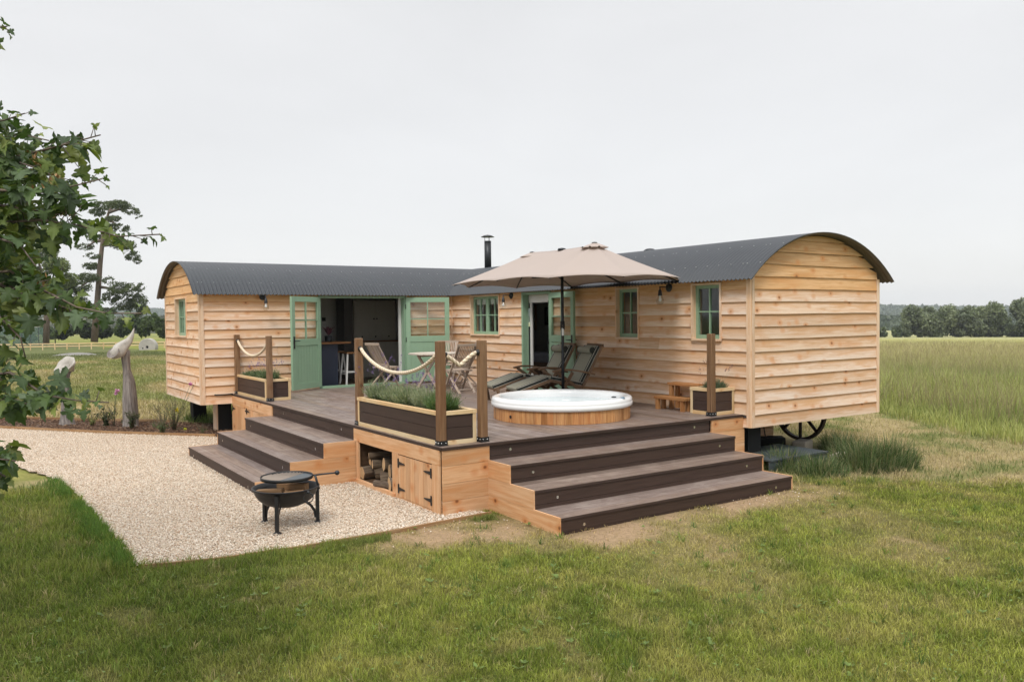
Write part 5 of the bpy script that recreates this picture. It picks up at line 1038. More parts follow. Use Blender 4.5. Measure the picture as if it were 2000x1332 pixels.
build('stem', sculpt_mesh(LP(b2, [(0, 0, 0), (0, 0, .04), (0, 0, .25), (-.01, 0, .6), (-.02, 0, .95), (-.06, 0, 1.2), (-.08, 0, 1.45), (-.06, 0, 1.62)]), [.19, .15, .15, .14, .115, .075, .085, .07], seed=3), M['drift'], s2)
build('horn', sculpt_mesh(LP(b2, [(-.17, -.12, 1.46), (-.19, -.12, 1.55), (-.15, -.06, 1.64), (-.09, 0, 1.72), (.0, .03, 1.81), (.05, .05, 1.92), (.09, .06, 2.06)]), [.11, .15, .135, .105, .07, .04, .006], 22, .12, 5), M['pale'], s2)
mb = MB(); mb.lathe(Vector(LP(b2, [(-.21, -.24, 1.57)])[0]), [(.0, -.05), (.06, -.03), (.11, .0), (.135, .012)], 18, M=(-(dF) * .75 - dR * .2 + Vector((0, 0, .55))).normalized().to_track_quat('Z', 'Y').to_matrix()); build('horn_opening', mb, M['drift'], s2)
# ---------------------------------------------------------------- grass blades
def blades(name, x_, y_, h, wd, lean, col, tipc=None, z=None, seg=2):
    n = len(x_); z = ground(x_, y_) if z is None else z; a_ = rng.uniform(0, 2 * PI, n); la = rng.uniform(0, 2 * PI, n); ln = lean * rng.uniform(.2, 1.3, n)
    b = np.stack([x_, y_, z - .004], -1); s_ = np.stack([np.cos(a_), np.sin(a_), np.zeros(n)], -1) * (wd / 2)[:, None] ; o_ = np.stack([np.cos(la) * ln * h, np.sin(la) * ln * h, h * np.sqrt(np.maximum(.05, 1 - np.minimum(ln, .97) ** 2))], -1)
    if tipc is None: tipc = col * 1.15
    if seg == 2:
        m_ = b + o_ * np.array([.38, .38, .62]); Vv = np.stack([b - s_, b + s_, m_ + s_ * .8, m_ - s_ * .8, b + o_], 1).reshape(-1, 3); q = np.arange(n)[:, None] * 5
        F_ = np.concatenate([q + np.array([[0, 1, 2]]), q + np.array([[0, 2, 3]]), q + np.array([[3, 2, 4]])]); C = np.stack([col * .8, col * .8, col, col, tipc], 1).reshape(-1, 3)
    else:
        Vv = np.stack([b - s_, b + s_, b + o_], 1).reshape(-1, 3); F_ = np.arange(n * 3).reshape(-1, 3); C = np.stack([col * .9, col * .9, tipc], 1).reshape(-1, 3)
    return raw(name, Vv, F_, M['grass'], None, np.clip(C, 0, 1), False, 'stuff')
def infov(x_, y_, mg=.72): dx = x_ - CX; dy = y_ - CY; f = dx * VF.x + dy * VF.y; r = dx * VR.x + dy * VR.y; return (f > 2.2) & (np.abs(r) < f * mg + .6)
def free(x_, y_): return ~inpoly(x_, y_, GRAVEL) & ~inpoly(x_, y_, BED) & ~inpoly(x_, y_, SOLID) & ~inpoly(x_, y_, STAIRL)
# radial sampling round the camera: density per area ~ D^-p
def radial(n, d0, d1, p, mg=.66):
    u = rng.uniform(size=n); q = 2 - p
    D = (d0 ** q + u * (d1 ** q - d0 ** q)) ** (1 / q) if abs(q) > 1e-3 else d0 * (d1 / d0) ** u
    a0 = math.atan2(VF.y, VF.x); a_ = a0 + rng.uniform(-mg, mg, n); return CX + D * np.cos(a_), CY + D * np.sin(a_), D
x_, y_, D = radial(760000, 3.6, 24, 1.75); k = free(x_, y_); x_, y_, D = x_[k], y_[k], D[k]
lawn = (x_ > 1.5) & (z_lawn(x_, y_) > -.15); x_, y_, D = x_[lawn], y_[lawn], D[lawn]
dd = dry(x_, y_); keep = rng.uniform(size=len(x_)) > dd * .93; x_, y_, D, dd = x_[keep], y_[keep], D[keep], dd[keep]
cl = sstep(.3, .75, fbm(x_ * 5.5, y_ * 5.5, 51)) * .8 + .3 * fbm(x_, y_, 52); lf = (x_ - CX) * VR.x + (y_ - CY) * VR.y
longer = np.maximum(1 - sstep(.0, 1.3, seg_d(x_, y_, 8.3, -8.25, 3.0, -8.6)), 1 - sstep(0, .22, seg_d(x_, y_, 8.75, -7.9, 8.8, -6.4))) * (x_ < 9)
h = (.022 + .038 * cl + .028 * rng.uniform(size=len(x_)) ** 3) * (1 + .9 * longer) * (1 - .45 * dd)
c = gcol(x_, y_); c = c * rng.uniform(.6, 1.75, (len(x_), 1)) * np.array([1.15, 1.15, 1.0]); yel = (rng.uniform(size=len(x_)) < .10)[:, None]; c = np.where(yel, np.array([.36, .32, .13]) * rng.uniform(.6, 1.2, (len(x_), 1)), c)
blades('lawn_grass', x_, y_, h, np.clip(.0022 + .00042 * D, 0, .012), .85, c); print('lawn', len(x_))
# scattered coarse tufts, straw and broad-leaved weeds in the lawn
cx_, cy_, cD = radial(1500, 4.0, 20, 1.2); k = free(cx_, cy_) & (z_lawn(cx_, cy_) > 0) & (cx_ > 2) & (dry(cx_, cy_) < .8); cx_, cy_, cD = cx_[k], cy_[k], cD[k]; m_ = rng.integers(8, 34, len(cx_)); q = np.repeat(np.arange(len(cx_)), m_); n = len(q); rr = np.abs(rng.normal(0, .035, n)) * np.repeat(rng.uniform(.5, 1.8, len(cx_)), m_); aa = rng.uniform(0, 2 * PI, n); x_ = cx_[q] + rr * np.cos(aa); y_ = cy_[q] + rr * np.sin(aa); kind_ = rng.uniform(size=len(cx_))[q]
c = np.where((kind_ < .22)[:, None], np.array([.42, .34, .19]), np.where((kind_ < .55)[:, None], np.array([.09, .15, .035]), np.array([.22, .29, .07]))) * rng.uniform(.7, 1.3, (n, 1)); blades('lawn_tufts', x_, y_, rng.uniform(.03, .10, n), .003 + .0004 * cD[q], .95, c)
cx_, cy_, cD = radial(260, 4.0, 13, 1.0); k = free(cx_, cy_) & (z_lawn(cx_, cy_) > 0) & (cx_ > 2); cx_, cy_ = cx_[k], cy_[k]; n0_ = len(cx_); q = np.repeat(np.arange(n0_), 7); an = rng.uniform(0, 2 * PI, len(q)); ln = rng.uniform(.02, .05, len(q)); p0 = np.stack([cx_[q], cy_[q], np.full(len(q), .02)], -1); dd_ = np.stack([np.cos(an), np.sin(an), rng.uniform(.1, .5, len(q))], -1); sv = np.stack([-np.sin(an), np.cos(an), np.zeros(len(q))], -1) * (ln * .28)[:, None]; Vv = np.stack([p0, p0 + dd_ * (ln * .55)[:, None] + sv, p0 + dd_ * ln[:, None], p0 + dd_ * (ln * .55)[:, None] - sv], 1).reshape(-1, 3); raw('lawn_weeds', Vv, np.arange(len(q) * 4).reshape(-1, 4), M['leaf'], None, np.repeat(np.array([.125, .18, .04]) * rng.uniform(.7, 1.3, (len(q), 1)), 4, 0), False, 'stuff')
# clover and daisies sprinkled in the near lawn
x_, y_, D = radial(9000, 3.8, 12, 1.4); k = free(x_, y_) & (dry(x_, y_) < .3) & (fbm(x_ * 1.9, y_ * 1.9, 61) > .52); x_, y_ = x_[k], y_[k]; n = len(x_)
a_ = rng.uniform(0, 2 * PI, (n, 3)); r_ = rng.uniform(.006, .013, (n, 1)); cc = np.stack([x_, y_, ground(x_, y_) + rng.uniform(.018, .04, n)], -1)
P_ = cc[:, None] + np.stack([np.cos(a_) * r_ * 1.3, np.sin(a_) * r_ * 1.3, rng.uniform(-.004, .004, (n, 3))], -1); raw('clover', P_.reshape(-1, 3), np.arange(n * 3).reshape(-1, 3), M['leaf'], None, np.repeat(np.array([.13, .19, .05]) * rng.uniform(.7, 1.6, (n, 1)), 3, 0), False, 'stuff')
# long tufts along the gravel edge
x_ = rng.uniform(3.5, 8.45, 9000); y_ = -8.14 - .012 * (8.4 - x_) ** 1.7 - np.abs(rng.normal(0, .10, 9000)) + .06; k = fbm(x_ * 2.2, y_ * 0, 71) > .38; x_, y_ = x_[k], y_[k]
blades('edge_grass', x_, y_, rng.uniform(.05, .16, len(x_)), np.full(len(x_), .005), .8, np.array([.10, .17, .035]) * rng.uniform(.6, 1.5, (len(x_), 1)))
# thatch band at right and behind
x_, y_, D = radial(170000, 9, 30, 1.5, .62); k = free(x_, y_) & (z_lawn(x_, y_) < .2) & (z_meadow(x_, y_) < .4) & (x_ > 3.5); x_, y_, D = x_[k], y_[k], D[k]; n = len(x_)
c = lerp(np.broadcast_to(np.array([.42, .34, .20]), (n, 3)), np.array([.16, .20, .07]), sstep(.38, .62, fbm(x_ * 1.7, y_ * 1.7, 31))) * rng.uniform(.6, 1.4, (n, 1)); blades('dry_grass', x_, y_, rng.uniform(.04, .13, n) * (.5 + fbm(x_ * 2, y_ * 2, 33)), np.full(n, .009), 1.0, c, seg=2)
# tall meadow
x_, y_, D = radial(520000, 12, 150, 1.62, .62); k = (z_meadow(x_, y_) > 0) & free(x_, y_) & ((x_ - CX) * VR.x + (y_ - CY) * VR.y > .22 * D); x_, y_, D = x_[k], y_[k], D[k]; n = len(x_)
zm = z_meadow(x_, y_); hh = (.22 + .30 * sstep(0, 3, zm)) * (.6 + .8 * rng.uniform(size=n)) * (.75 + .5 * fbm(x_ * .5, y_ * .5, 81))
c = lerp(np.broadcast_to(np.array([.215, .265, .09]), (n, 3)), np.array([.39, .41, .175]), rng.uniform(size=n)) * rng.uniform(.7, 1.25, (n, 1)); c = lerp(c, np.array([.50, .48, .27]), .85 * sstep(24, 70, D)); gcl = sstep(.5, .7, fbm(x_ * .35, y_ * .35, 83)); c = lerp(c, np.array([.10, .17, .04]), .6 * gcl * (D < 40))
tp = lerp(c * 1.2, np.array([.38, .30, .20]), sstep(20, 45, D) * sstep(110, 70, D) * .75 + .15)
gy_ = fbm(x_ * .25, y_ * .25, 88); c = c * (.78 + .5 * gy_)[:, None] * np.array([1.08, 1.0, .95]); hh = hh * (.7 + .6 * fbm(x_ * 1.4, y_ * 1.4, 89))
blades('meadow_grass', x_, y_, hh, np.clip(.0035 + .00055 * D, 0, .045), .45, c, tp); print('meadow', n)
x_, y_, D = radial(110000, 15, 110, 1.3, .62); k = (z_meadow(x_, y_) > .8) & free(x_, y_) & ((x_ - CX) * VR.x + (y_ - CY) * VR.y > .22 * D); x_, y_, D = x_[k], y_[k], D[k]; n = len(x_)
cs = lerp(np.broadcast_to(np.array([.30, .23, .15]), (n, 3)), np.array([.40, .37, .20]), rng.uniform(size=n)) * rng.uniform(.7, 1.2, (n, 1)); blades('meadow_seed_heads', x_, y_, rng.uniform(.55, .85, n), np.clip(.002 + .00035 * D, 0, .03), .35, cs * .8, cs)
# field behind the bed at left and under the cabin
x_, y_, D = radial(300000, 15, 90, 1.7, .66); k = (x_ < 1.5) & ~inpoly(x_, y_, GRAVEL) & ~inpoly(x_, y_, BED) & (y_ < 9) ; k &= ~((z_meadow(x_, y_) > 0)); x_, y_, D = x_[k], y_[k], D[k]; n = len(x_)
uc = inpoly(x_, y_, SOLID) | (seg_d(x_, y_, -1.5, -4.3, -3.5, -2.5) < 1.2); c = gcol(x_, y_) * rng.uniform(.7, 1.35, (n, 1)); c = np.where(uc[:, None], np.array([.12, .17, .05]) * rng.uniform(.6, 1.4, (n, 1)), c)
blades('field_grass', x_, y_, rng.uniform(.05, .15, n) * np.where(uc, 1.6, 1), np.clip(.004 + .0006 * D, 0, .035), .7, c); print('field', n)

def tuft(name, c, r, h, n, label, cols, wd=.008, group=None, lean=.7, seeds=0):
    t_ = thing(name, label, 'grass clump', c, group); a_ = rng.uniform(0, 2 * PI, n); rr = r * np.sqrt(rng.uniform(size=n)); x_ = c[0] + rr * np.cos(a_); y_ = c[1] + rr * np.sin(a_); hh = h * rng.uniform(.3, 1.2, n) * (1 - .45 * (rr / r) ** 2)
    la = a_ + rng.normal(0, .8, n); ln = lean * rng.uniform(.1, 1.1, n) * (.5 + rr / r); ang_ = rng.uniform(0, 2 * PI, n); s_ = np.stack([np.cos(ang_), np.sin(ang_), np.zeros(n)], -1) * wd / 2; b = np.stack([x_, y_, np.full(n, c[2])], -1); o_ = np.stack([np.cos(la) * ln * hh, np.sin(la) * ln * hh, hh * np.sqrt(np.maximum(.1, 1 - np.minimum(ln, .95) ** 2))], -1); m_ = b + o_ * np.array([.35, .35, .65])
    Vv = np.stack([b - s_, b + s_, m_ + s_ * .8, m_ - s_ * .8, b + o_], 1).reshape(-1, 3); q = np.arange(n)[:, None] * 5; C = np.array(cols)[rng.integers(0, len(cols), n)] * rng.uniform(.6, 1.4, (n, 1)); raw('foliage', Vv, np.concatenate([q + np.array([[0, 1, 2]]), q + np.array([[0, 2, 3]]), q + np.array([[3, 2, 4]])]), M['grass'], t_, np.repeat(C, 5, 0)); return t_
G = [(.075, .12, .045), (.12, .17, .07), (.055, .09, .035), (.17, .205, .10), (.25, .23, .13)]
for (px, py, r, h, n, lb) in ((1530, 915, .34, .30, 1400, 'soft drooping grass clump against the front of the slate platform'), (1600, 925, .36, .26, 1400, 'low spreading grass clump between the steps and the flat stone'), (1690, 915, .42, .42, 2200, 'big dense dark green grass clump right of the flat stone'), (1735, 912, .34, .46, 1800, 'rightmost tall dark grass clump at the edge of the lawn'), (1650, 888, .20, .38, 700, 'upright weed clump behind the flat stone'), (1620, 880, .15, .32, 500, 'narrow weed clump beside the pale stone block')):
    p = hit(px, py, 2, 0); tuft('grass_clump', (p.x, p.y, 0), r * 1.1, h * 1.15, int(n * .75), lb, G, group='grass clumps by the right end of the cabin')
y_ = rng.uniform(-8.0, -4.5, 7000); x_ = 8.72 + .03 * np.sin(y_ * 3) + np.abs(rng.normal(0, .09, 7000)); k = fbm(x_ * 1.0, y_ * 1.8, 72) > .42 + .12 * sstep(-6.5, -4.5, y_); x_, y_ = x_[k], y_[k]
blades('edge_grass', x_, y_, rng.uniform(.03, .10, len(x_)), np.full(len(x_), .005), .9, np.array([.17, .20, .055]) * rng.uniform(.6, 1.5, (len(x_), 1)))

# ---------------------------------------------------------------- leafy crowns
def crown(blobs, n, size, cols, seed=0, holes=.0):
    bl = np.array([(*b[:3], *(b[3:] if len(b) == 6 else (b[3],) * 3)) for b in blobs], float); wt = bl[:, 3] * bl[:, 4] * bl[:, 5]; wt = wt ** .8; wt /= wt.sum()
    q = rng.choice(len(bl), n, p=wt); d = rng.normal(size=(n, 3)); d /= np.linalg.norm(d, axis=1)[:, None]; rr = rng.uniform(.35, 1.0, (n, 1)) ** .6 * (1 + .25 * (rng.uniform(size=(n, 1)) - .5)); P = bl[q, :3] + d * bl[q, 3:] * rr
    nz_ = fbm(P[:, 0] / (size * 6) + P[:, 2] / (size * 5), P[:, 1] / (size * 6) - P[:, 2] / (size * 5.5), seed, 3); k = nz_ > holes; P = P[k]; nz_ = nz_[k]; n = len(P)
    a_ = rng.normal(size=(n, 3)); a_ /= np.linalg.norm(a_, axis=1)[:, None]; b_ = np.cross(a_, rng.normal(size=(n, 3))); b_ /= np.linalg.norm(b_, axis=1)[:, None]; s = size * rng.uniform(.5, 1.4, (n, 1))
    Vv = np.stack([P - a_ * s, P + b_ * s * .55, P + a_ * s, P - b_ * s * .55], 1).reshape(-1, 3); F_ = np.arange(n * 4).reshape(-1, 4); cc = np.array(cols); t = np.clip((nz_ - .3) / .4, 0, 1); C = lerp(np.broadcast_to(cc[0], (n, 3)), cc[1], t) * rng.uniform(.6, 1.45, (n, 1)); return Vv, F_, np.repeat(C, 4, 0)
M['trunk'] = wood('tree_bark', (.20, .165, .14), (.09, .07, .058), knots=0, rough=.95, var=.2)
def tree(name, label, cat, base, trunk, blobs, n, size, cols, group=None, holes=.0, seed=0):
    t_ = thing(name, label, cat, base, group)
    if trunk:
        mb = MB()
        for pts, rs in trunk: mb.tube(pts, rs, 9)
        build('trunk', mb, M['trunk'], t_)
    Vv, F_, C = crown(blobs, n, size, cols, seed, holes); raw('crown', Vv, F_, M['leaf'], t_, C); return t_
def at(px, py, d): return dep(px, py, d)
DP = 128.0
# tall pine
tp_ = [at(184, 668, DP), at(190, 590, DP), at(195, 520, DP), at(202, 455, DP), at(212, 415, DP), at(222, 398, DP)]
PB = [(205, 402, 22, 9), (232, 400, 22, 8), (255, 412, 15, 7), (268, 421, 8, 7), (190, 415, 14, 8), (222, 428, 14, 6), (228, 445, 22, 8), (190, 465, 20, 8), (165, 482, 16, 7), (240, 478, 22, 9), (258, 500, 14, 10), (268, 512, 8, 7), (180, 500, 14, 6), (212, 548, 12, 8), (235, 562, 22, 12), (258, 570, 18, 12), (270, 590, 18, 14), (282, 605, 12, 10), (240, 592, 22, 14), (215, 580, 16, 10), (262, 610, 16, 10), (172, 542, 20, 9), (155, 562, 22, 14), (148, 590, 22, 12), (125, 555, 20, 14), (120, 585, 18, 10), (270, 560, 12, 9), (210, 610, 18, 9), (180, 520, 16, 7), (175, 600, 18, 9)]
bl = []
k = DP / FPX
for px, py, rw, rh in PB: p = at(px, py, DP + random.uniform(-2.5, 2.5)); bl.append((p.x, p.y, p.z, rw * k * 1.12, rw * k * 1.12, rh * k * 1.08))
br = [(tp_, [.55, .45, .38, .27, .17, .08])]
for (a_, b_) in (((190, 560), (240, 575)), ((192, 540), (160, 560)), ((198, 480), (240, 485)), ((200, 470), (170, 482)), ((212, 415), (250, 412)), ((207, 430), (232, 445))): br.append(([at(*a_, DP), at((a_[0] + b_[0]) / 2, (a_[1] + b_[1]) / 2 - 4, DP), at(*b_, DP)], [.28, .18, .08]))
bs = at(184, 668, DP); tree('pine_tree', 'tall pine with bare trunk and cloud-like dark foliage beyond the field fence', 'pine tree', bs, br, bl, 60000, .13, [(.045, .062, .028), (.10, .125, .055)], holes=.47, seed=5)
# lighter broadleaf further left
DQ = 112; k = DQ / FPX; bl = []
for px, py, rw, rh in ((45, 505, 26, 18), (85, 490, 26, 20), (60, 540, 30, 22), (110, 520, 24, 18), (130, 548, 18, 14), (20, 560, 26, 26), (90, 560, 22, 14), (35, 590, 22, 12), (5, 520, 26, 22), (75, 590, 16, 9)): p = at(px, py, DQ + random.uniform(-2, 2)); bl.append((p.x, p.y, p.z, rw * k, rw * k, rh * k))
tree('broadleaf_tree', 'light green spreading tree left of the pine, mostly hidden behind the sycamore', 'tree', at(90, 672, DQ), [([at(90, 672, DQ), at(92, 600, DQ), at(88, 555, DQ), at(75, 510, DQ)], [.42, .34, .26, .12]), ([at(90, 570, DQ), at(115, 540, DQ), at(125, 520, DQ)], [.2, .14, .06])], bl, 34000, .15, [(.08, .11, .04), (.17, .20, .08)], holes=.42, seed=9)
# hedge of bushes along the far side of the left field
DH = 140; k = DH / FPX
HB = [(52, 655, 20, 12, 'pale'), (98, 648, 18, 16, 'mid'), (130, 644, 22, 18, 'dark'), (165, 642, 22, 20, 'dark'), (205, 645, 24, 18, 'dark'), (240, 640, 22, 22, 'mid'), (275, 636, 24, 24, 'mid'), (310, 634, 20, 26, 'mid'), (335, 640, 18, 22, 'dark')]
lbs = ['pale bush behind the green mesh fence', 'mid green bush left of the dark hedge', 'dark rounded bush, left end of the dark hedge', 'dark bush just left of the pine trunk', 'dark bush just right of the pine trunk', 'mid green bush above the taller sculpture', 'mid green bush left of the grey drum', 'tall mid green bush behind the grey drum', 'dark bush nearest the cabin at the end of the hedge']
for (px, py, rw, rh, kd), lb in zip(HB, lbs):
    p = at(px, 668, DH); p.z = float(ground(np.array([p.x]), np.array([p.y]))[0]); bl = []
    for _ in range(7): c = at(px + random.uniform(-.6, .6) * rw, py + random.uniform(-.35, .5) * rh, DH + random.uniform(-2, 2)); s = random.uniform(.35, .6); bl.append((c.x, c.y, c.z, rw * k * s, rw * k * s, rh * k * s))
    cols = {'dark': [(.022, .035, .013), (.055, .075, .028)], 'mid': [(.05, .08, .028), (.11, .15, .05)], 'pale': [(.10, .13, .07), (.17, .2, .11)]}[kd]
    tree('bush', lb, 'bush', p, [], bl, 2600, .30, cols, 'hedge bushes beyond the left field', 0, int(px))
# right-hand trees
DT = 232.0; k = DT / FPX
RT = [(1722, 650, 10, 6, 'low scrubby bush just right of the cabin roof edge', 1), (1752, 648, 9, 9, 'small dark bush standing alone left of the tree belt', 1), (1797, 625, 32, 27, 'broad rounded tree at the left end of the tree belt', 0), (1838, 624, 30, 28, 'mid green rounded tree, second in the tree belt', 0), (1873, 633, 24, 20, 'lower tree dip in the middle of the tree belt', 0), (1905, 622, 30, 30, 'leafy tree right of the dip in the tree belt', 0), (1932, 616, 28, 32, 'tallest tree of the belt with a pointed dark crown', 0), (1960, 630, 16, 22, 'dark narrow tree at the right end of the tree belt', 1), (1998, 618, 24, 32, 'tree cut by the right edge of the picture', 0), (2045, 620, 30, 30, 'tree just outside the right edge', 0), (1772, 640, 14, 16, 'small tree in front of the left end of the tree belt', 0), (1980, 645, 16, 12, 'low bush between the belt and the rightmost tree', 1)]
for px, py, rw, rh, lb, dk in RT:
    p = at(px, 652, DT); p.z = float(ground(np.array([p.x]), np.array([p.y]))[0]); bl = []
    for _ in range(4): c = at(px + random.uniform(-.8, .8) * rw, 648, DT + random.uniform(-4, 4)); bl.append((c.x, c.y, c.z, rw * k * .4, rw * k * .4, 1.3))
    for _ in range(10): c = at(px + random.uniform(-.6, .6) * rw, py + random.uniform(-.5, .75) * rh, DT + random.uniform(-4, 4)); s = random.uniform(.42, .7); bl.append((c.x, c.y, c.z, rw * k * s, rw * k * s, rh * k * s * 1.12))
    tree('field_tree', lb, 'tree', p, [([p, at(px, py, DT)], [.5, .2])] if rw > 20 else [], bl, 9000 if rw > 20 else 2500, .36, [(.085, .105, .06), (.20, .23, .135)] if not dk else [(.05, .07, .035), (.12, .145, .07)], 'trees of the belt beyond the meadow', 0, int(px))
# scrubby undergrowth under the belt and distant woods / hills
def ridge(name, D_, p0, p1, base, amp, top, cols, n, size, kind='structure', seed=0):
    """a wooded hillside: real ridge mesh with foliage clumps on it"""
    N_ = 160; xs_ = np.linspace(p0, p1, N_); Vv = []; 
    for i, px in enumerate(xs_):
        t = top + amp * (float(fbm(np.array([px * .012]), np.array([seed]), seed, 4)[0]) - .5) * 2; c = at(px, t, D_); g_ = at(px, base, D_); 
        for j, (f, z_) in enumerate(((0, -14), (.25, (c.z + 14) * .55 - 14), (.5, c.z), (.75, c.z * .9), (1, -14))): q = Vector((c.x, c.y, 0)) + Vector((VF.x, VF.y, 0)) * (f - .5) * D_ * .35; Vv.append((q.x, q.y, z_))
    Vv = np.array(Vv); I, J = np.meshgrid(np.arange(N_ - 1), np.arange(4), indexing='ij'); F_ = np.stack([I * 5 + J, (I + 1) * 5 + J, (I + 1) * 5 + J + 1, I * 5 + J + 1], -1).reshape(-1, 4); C = np.tile(np.array(cols[0]), (len(Vv), 1)); o = raw(name, Vv, F_, M['lstone'], None, C, True, kind)
    idx = rng.integers(0, N_ - 1, n); jj = rng.integers(0, 3, n); u = rng.uniform(size=(n, 1)); v = rng.uniform(size=(n, 1)); A = Vv[idx * 5 + jj] * (1 - u) + Vv[(idx + 1) * 5 + jj] * u; B = Vv[idx * 5 + jj + 1] * (1 - u) + Vv[(idx + 1) * 5 + jj + 1] * u; P = A * (1 - v) + B * v; P[:, 2] += rng.uniform(0, size * 1.2, n)
    a_ = rng.normal(size=(n, 3)); a_ /= np.linalg.norm(a_, axis=1)[:, None]; b_ = np.cross(a_, rng.normal(size=(n, 3))); b_ /= np.linalg.norm(b_, axis=1)[:, None]; s = size * rng.uniform(.4, 1.2, (n, 1))
    Q = np.stack([P - a_ * s, P + b_ * s * .7, P + a_ * s, P - b_ * s * .7], 1).reshape(-1, 3); cc = lerp(np.broadcast_to(np.array(cols[0]), (n, 3)), np.array(cols[1]), rng.uniform(size=n)); raw(name + '_wood', Q, np.arange(n * 4).reshape(-1, 4), M['leaf'], None, np.repeat(cc, 4, 0), False, 'stuff')
ridge('hill', 1900, -150, 420, 640, 7, 616, [(.05, .075, .04), (.10, .13, .06)], 9000, 9, seed=4)
ridge('hill', 620, -150, 430, 640, 4, 631, [(.05, .07, .03), (.13, .13, .07)], 6000, 3.2, seed=8)
ridge('hill', 1700, 1650, 2150, 640, 4, 607, [(.05, .075, .04), (.09, .12, .055)], 7000, 7, seed=14)
ridge('hill', 640, 1640, 2150, 640, 3, 628, [(.035, .055, .028), (.075, .10, .045)], 9000, 3.0, seed=19)
ridge('hill', 1500, 420, 1650, 640, 4, 612, [(.05, .075, .04), (.09, .12, .055)], 3000, 8, seed=24)

# fence, masts, mesh court fence, drum, heap
gz1 = lambda p: float(ground(np.array([p.x]), np.array([p.y]))[0])
fn = thing('field_fence', 'long low pale post and rail fence across the far side of the left field', 'fence', at(200, 680, 97)); DFn = 97; a_ = at(-60, 668, DFn); b_ = at(345, 668, DFn); n = 17; prev = None
for i in range(n + 1):
    p = a_.lerp(b_, i / n); g_ = gz1(p); mb = MB(); mb.box((p.x, p.y, g_ + .36), (.11, .11, .78)); build('fence_post', mb, M['pine'], fn)
    if prev is not None:
        for z_ in (.72, .42): mb = MB(); mb.bar((prev.x, prev.y, prev.z + z_), (p.x, p.y, g_ + z_), .05, .12); build('rail', mb, M['pine'], fn)
    prev = Vector((p.x, p.y, g_))
for px, top, lb, mt_ in ((62, 598, 'leftmost thin dark floodlight mast behind the sycamore', 'dkmetal'), (86, 622, 'short pale mast between the two dark masts', 'white'), (108, 600, 'right-hand thin dark floodlight mast left of the pine', 'dkmetal')):
    b = at(px, 672, 150); t_ = at(px, top, 150); g_ = gz1(b); mb = MB(); mb.tube([(b.x, b.y, g_), (b.x, b.y, t_.z)], .10, 6); mb.box((b.x, b.y, t_.z), (.5, .5, .12)); tag(build('light_mast', mb, M[mt_]), lb, 'light mast')
cf = thing('court_fence', 'green mesh sports court fence left of the hedge', 'fence', at(60, 672, 135)); a_ = at(-40, 660, 135); b_ = at(92, 660, 135)
mesh_mt, N, L, p = nmat('green_mesh'); p.inputs['Base Color'].default_value = (.09, .15, .115, 1); p.inputs['Alpha'].default_value = .55; p.inputs['Roughness'].default_value = .8
for i in range(9):
    p = a_.lerp(b_, i / 8); g_ = gz1(p); mb = MB(); mb.box((p.x, p.y, g_ + 1.5), (.1, .1, 3.0)); build('fence_post', mb, M['slate'], cf)
g0 = gz1(a_); g1 = gz1(b_); mb = MB(); mb.bar((a_.x, a_.y, g0 + 1.5), (b_.x, b_.y, g1 + 1.5), .02, 2.9); build('mesh_panel', mb, mesh_mt, cf)
p = at(289, 682, 88); g_ = gz1(p); dr = thing('stone_drum', 'round grey drum on edge, half sunk in the grass of the far left field', 'drum', (p.x, p.y, g_)); q = Vector((-VF.x, -VF.y, 0)).normalized().to_track_quat('Z', 'Y').to_matrix(); mb = MB(); mb.lathe((p.x, p.y, g_ + .32), [(.15, .05), (.15, .2), (.88, .22), (.92, .17), (.92, -.45), (.88, -.5), (0, -.5)], 32, 0, False, M=q); build('disc', mb, M['conc'], dr); mb = MB(); mb.lathe((p.x, p.y, g_ + .32), [(0, .06), (.15, .06)], 16, M=q); mb.lathe(Vector((p.x, p.y, g_ + .32)) + Vector((VR.x, VR.y, 0)) * -.45 + Vector((0, 0, -.12)), [(0, .225), (.08, .225)], 10, M=q); build('hole', mb, M['dark'], dr)
hp = at(148, 688, 72); g_ = gz1(hp); mb = MB(); vs = []; n1_, n2_ = 30, 12; wv_ = Vector((VR.x, VR.y, 0)).normalized(); dv_ = Vector((VF.x, VF.y, 0)).normalized()
for i in range(n1_ + 1):
    for j in range(n2_ + 1):
        u, v = i / n1_ * 2 - 1, j / n2_ * 2 - 1; e_ = max(0, 1 - u * u) * max(0, 1 - v * v); q = hp + wv_ * u * 1.9 + dv_ * v * 1.4; vs.append((q.x, q.y, g_ - .05 + .26 * e_ ** .8 * (.7 + .6 * float(fbm(np.array([u * 3.]), np.array([v * 2.]), 3)[0]))))
mb.add(vs, [(i * (n2_ + 1) + j, (i + 1) * (n2_ + 1) + j, (i + 1) * (n2_ + 1) + j + 1, i * (n2_ + 1) + j + 1) for i in range(n1_) for j in range(n2_)], None, None, 0, True); tag(build('gravel_heap', mb, M['rubble']), 'low heap of pale grey rubble in the far left field', 'rubble heap')

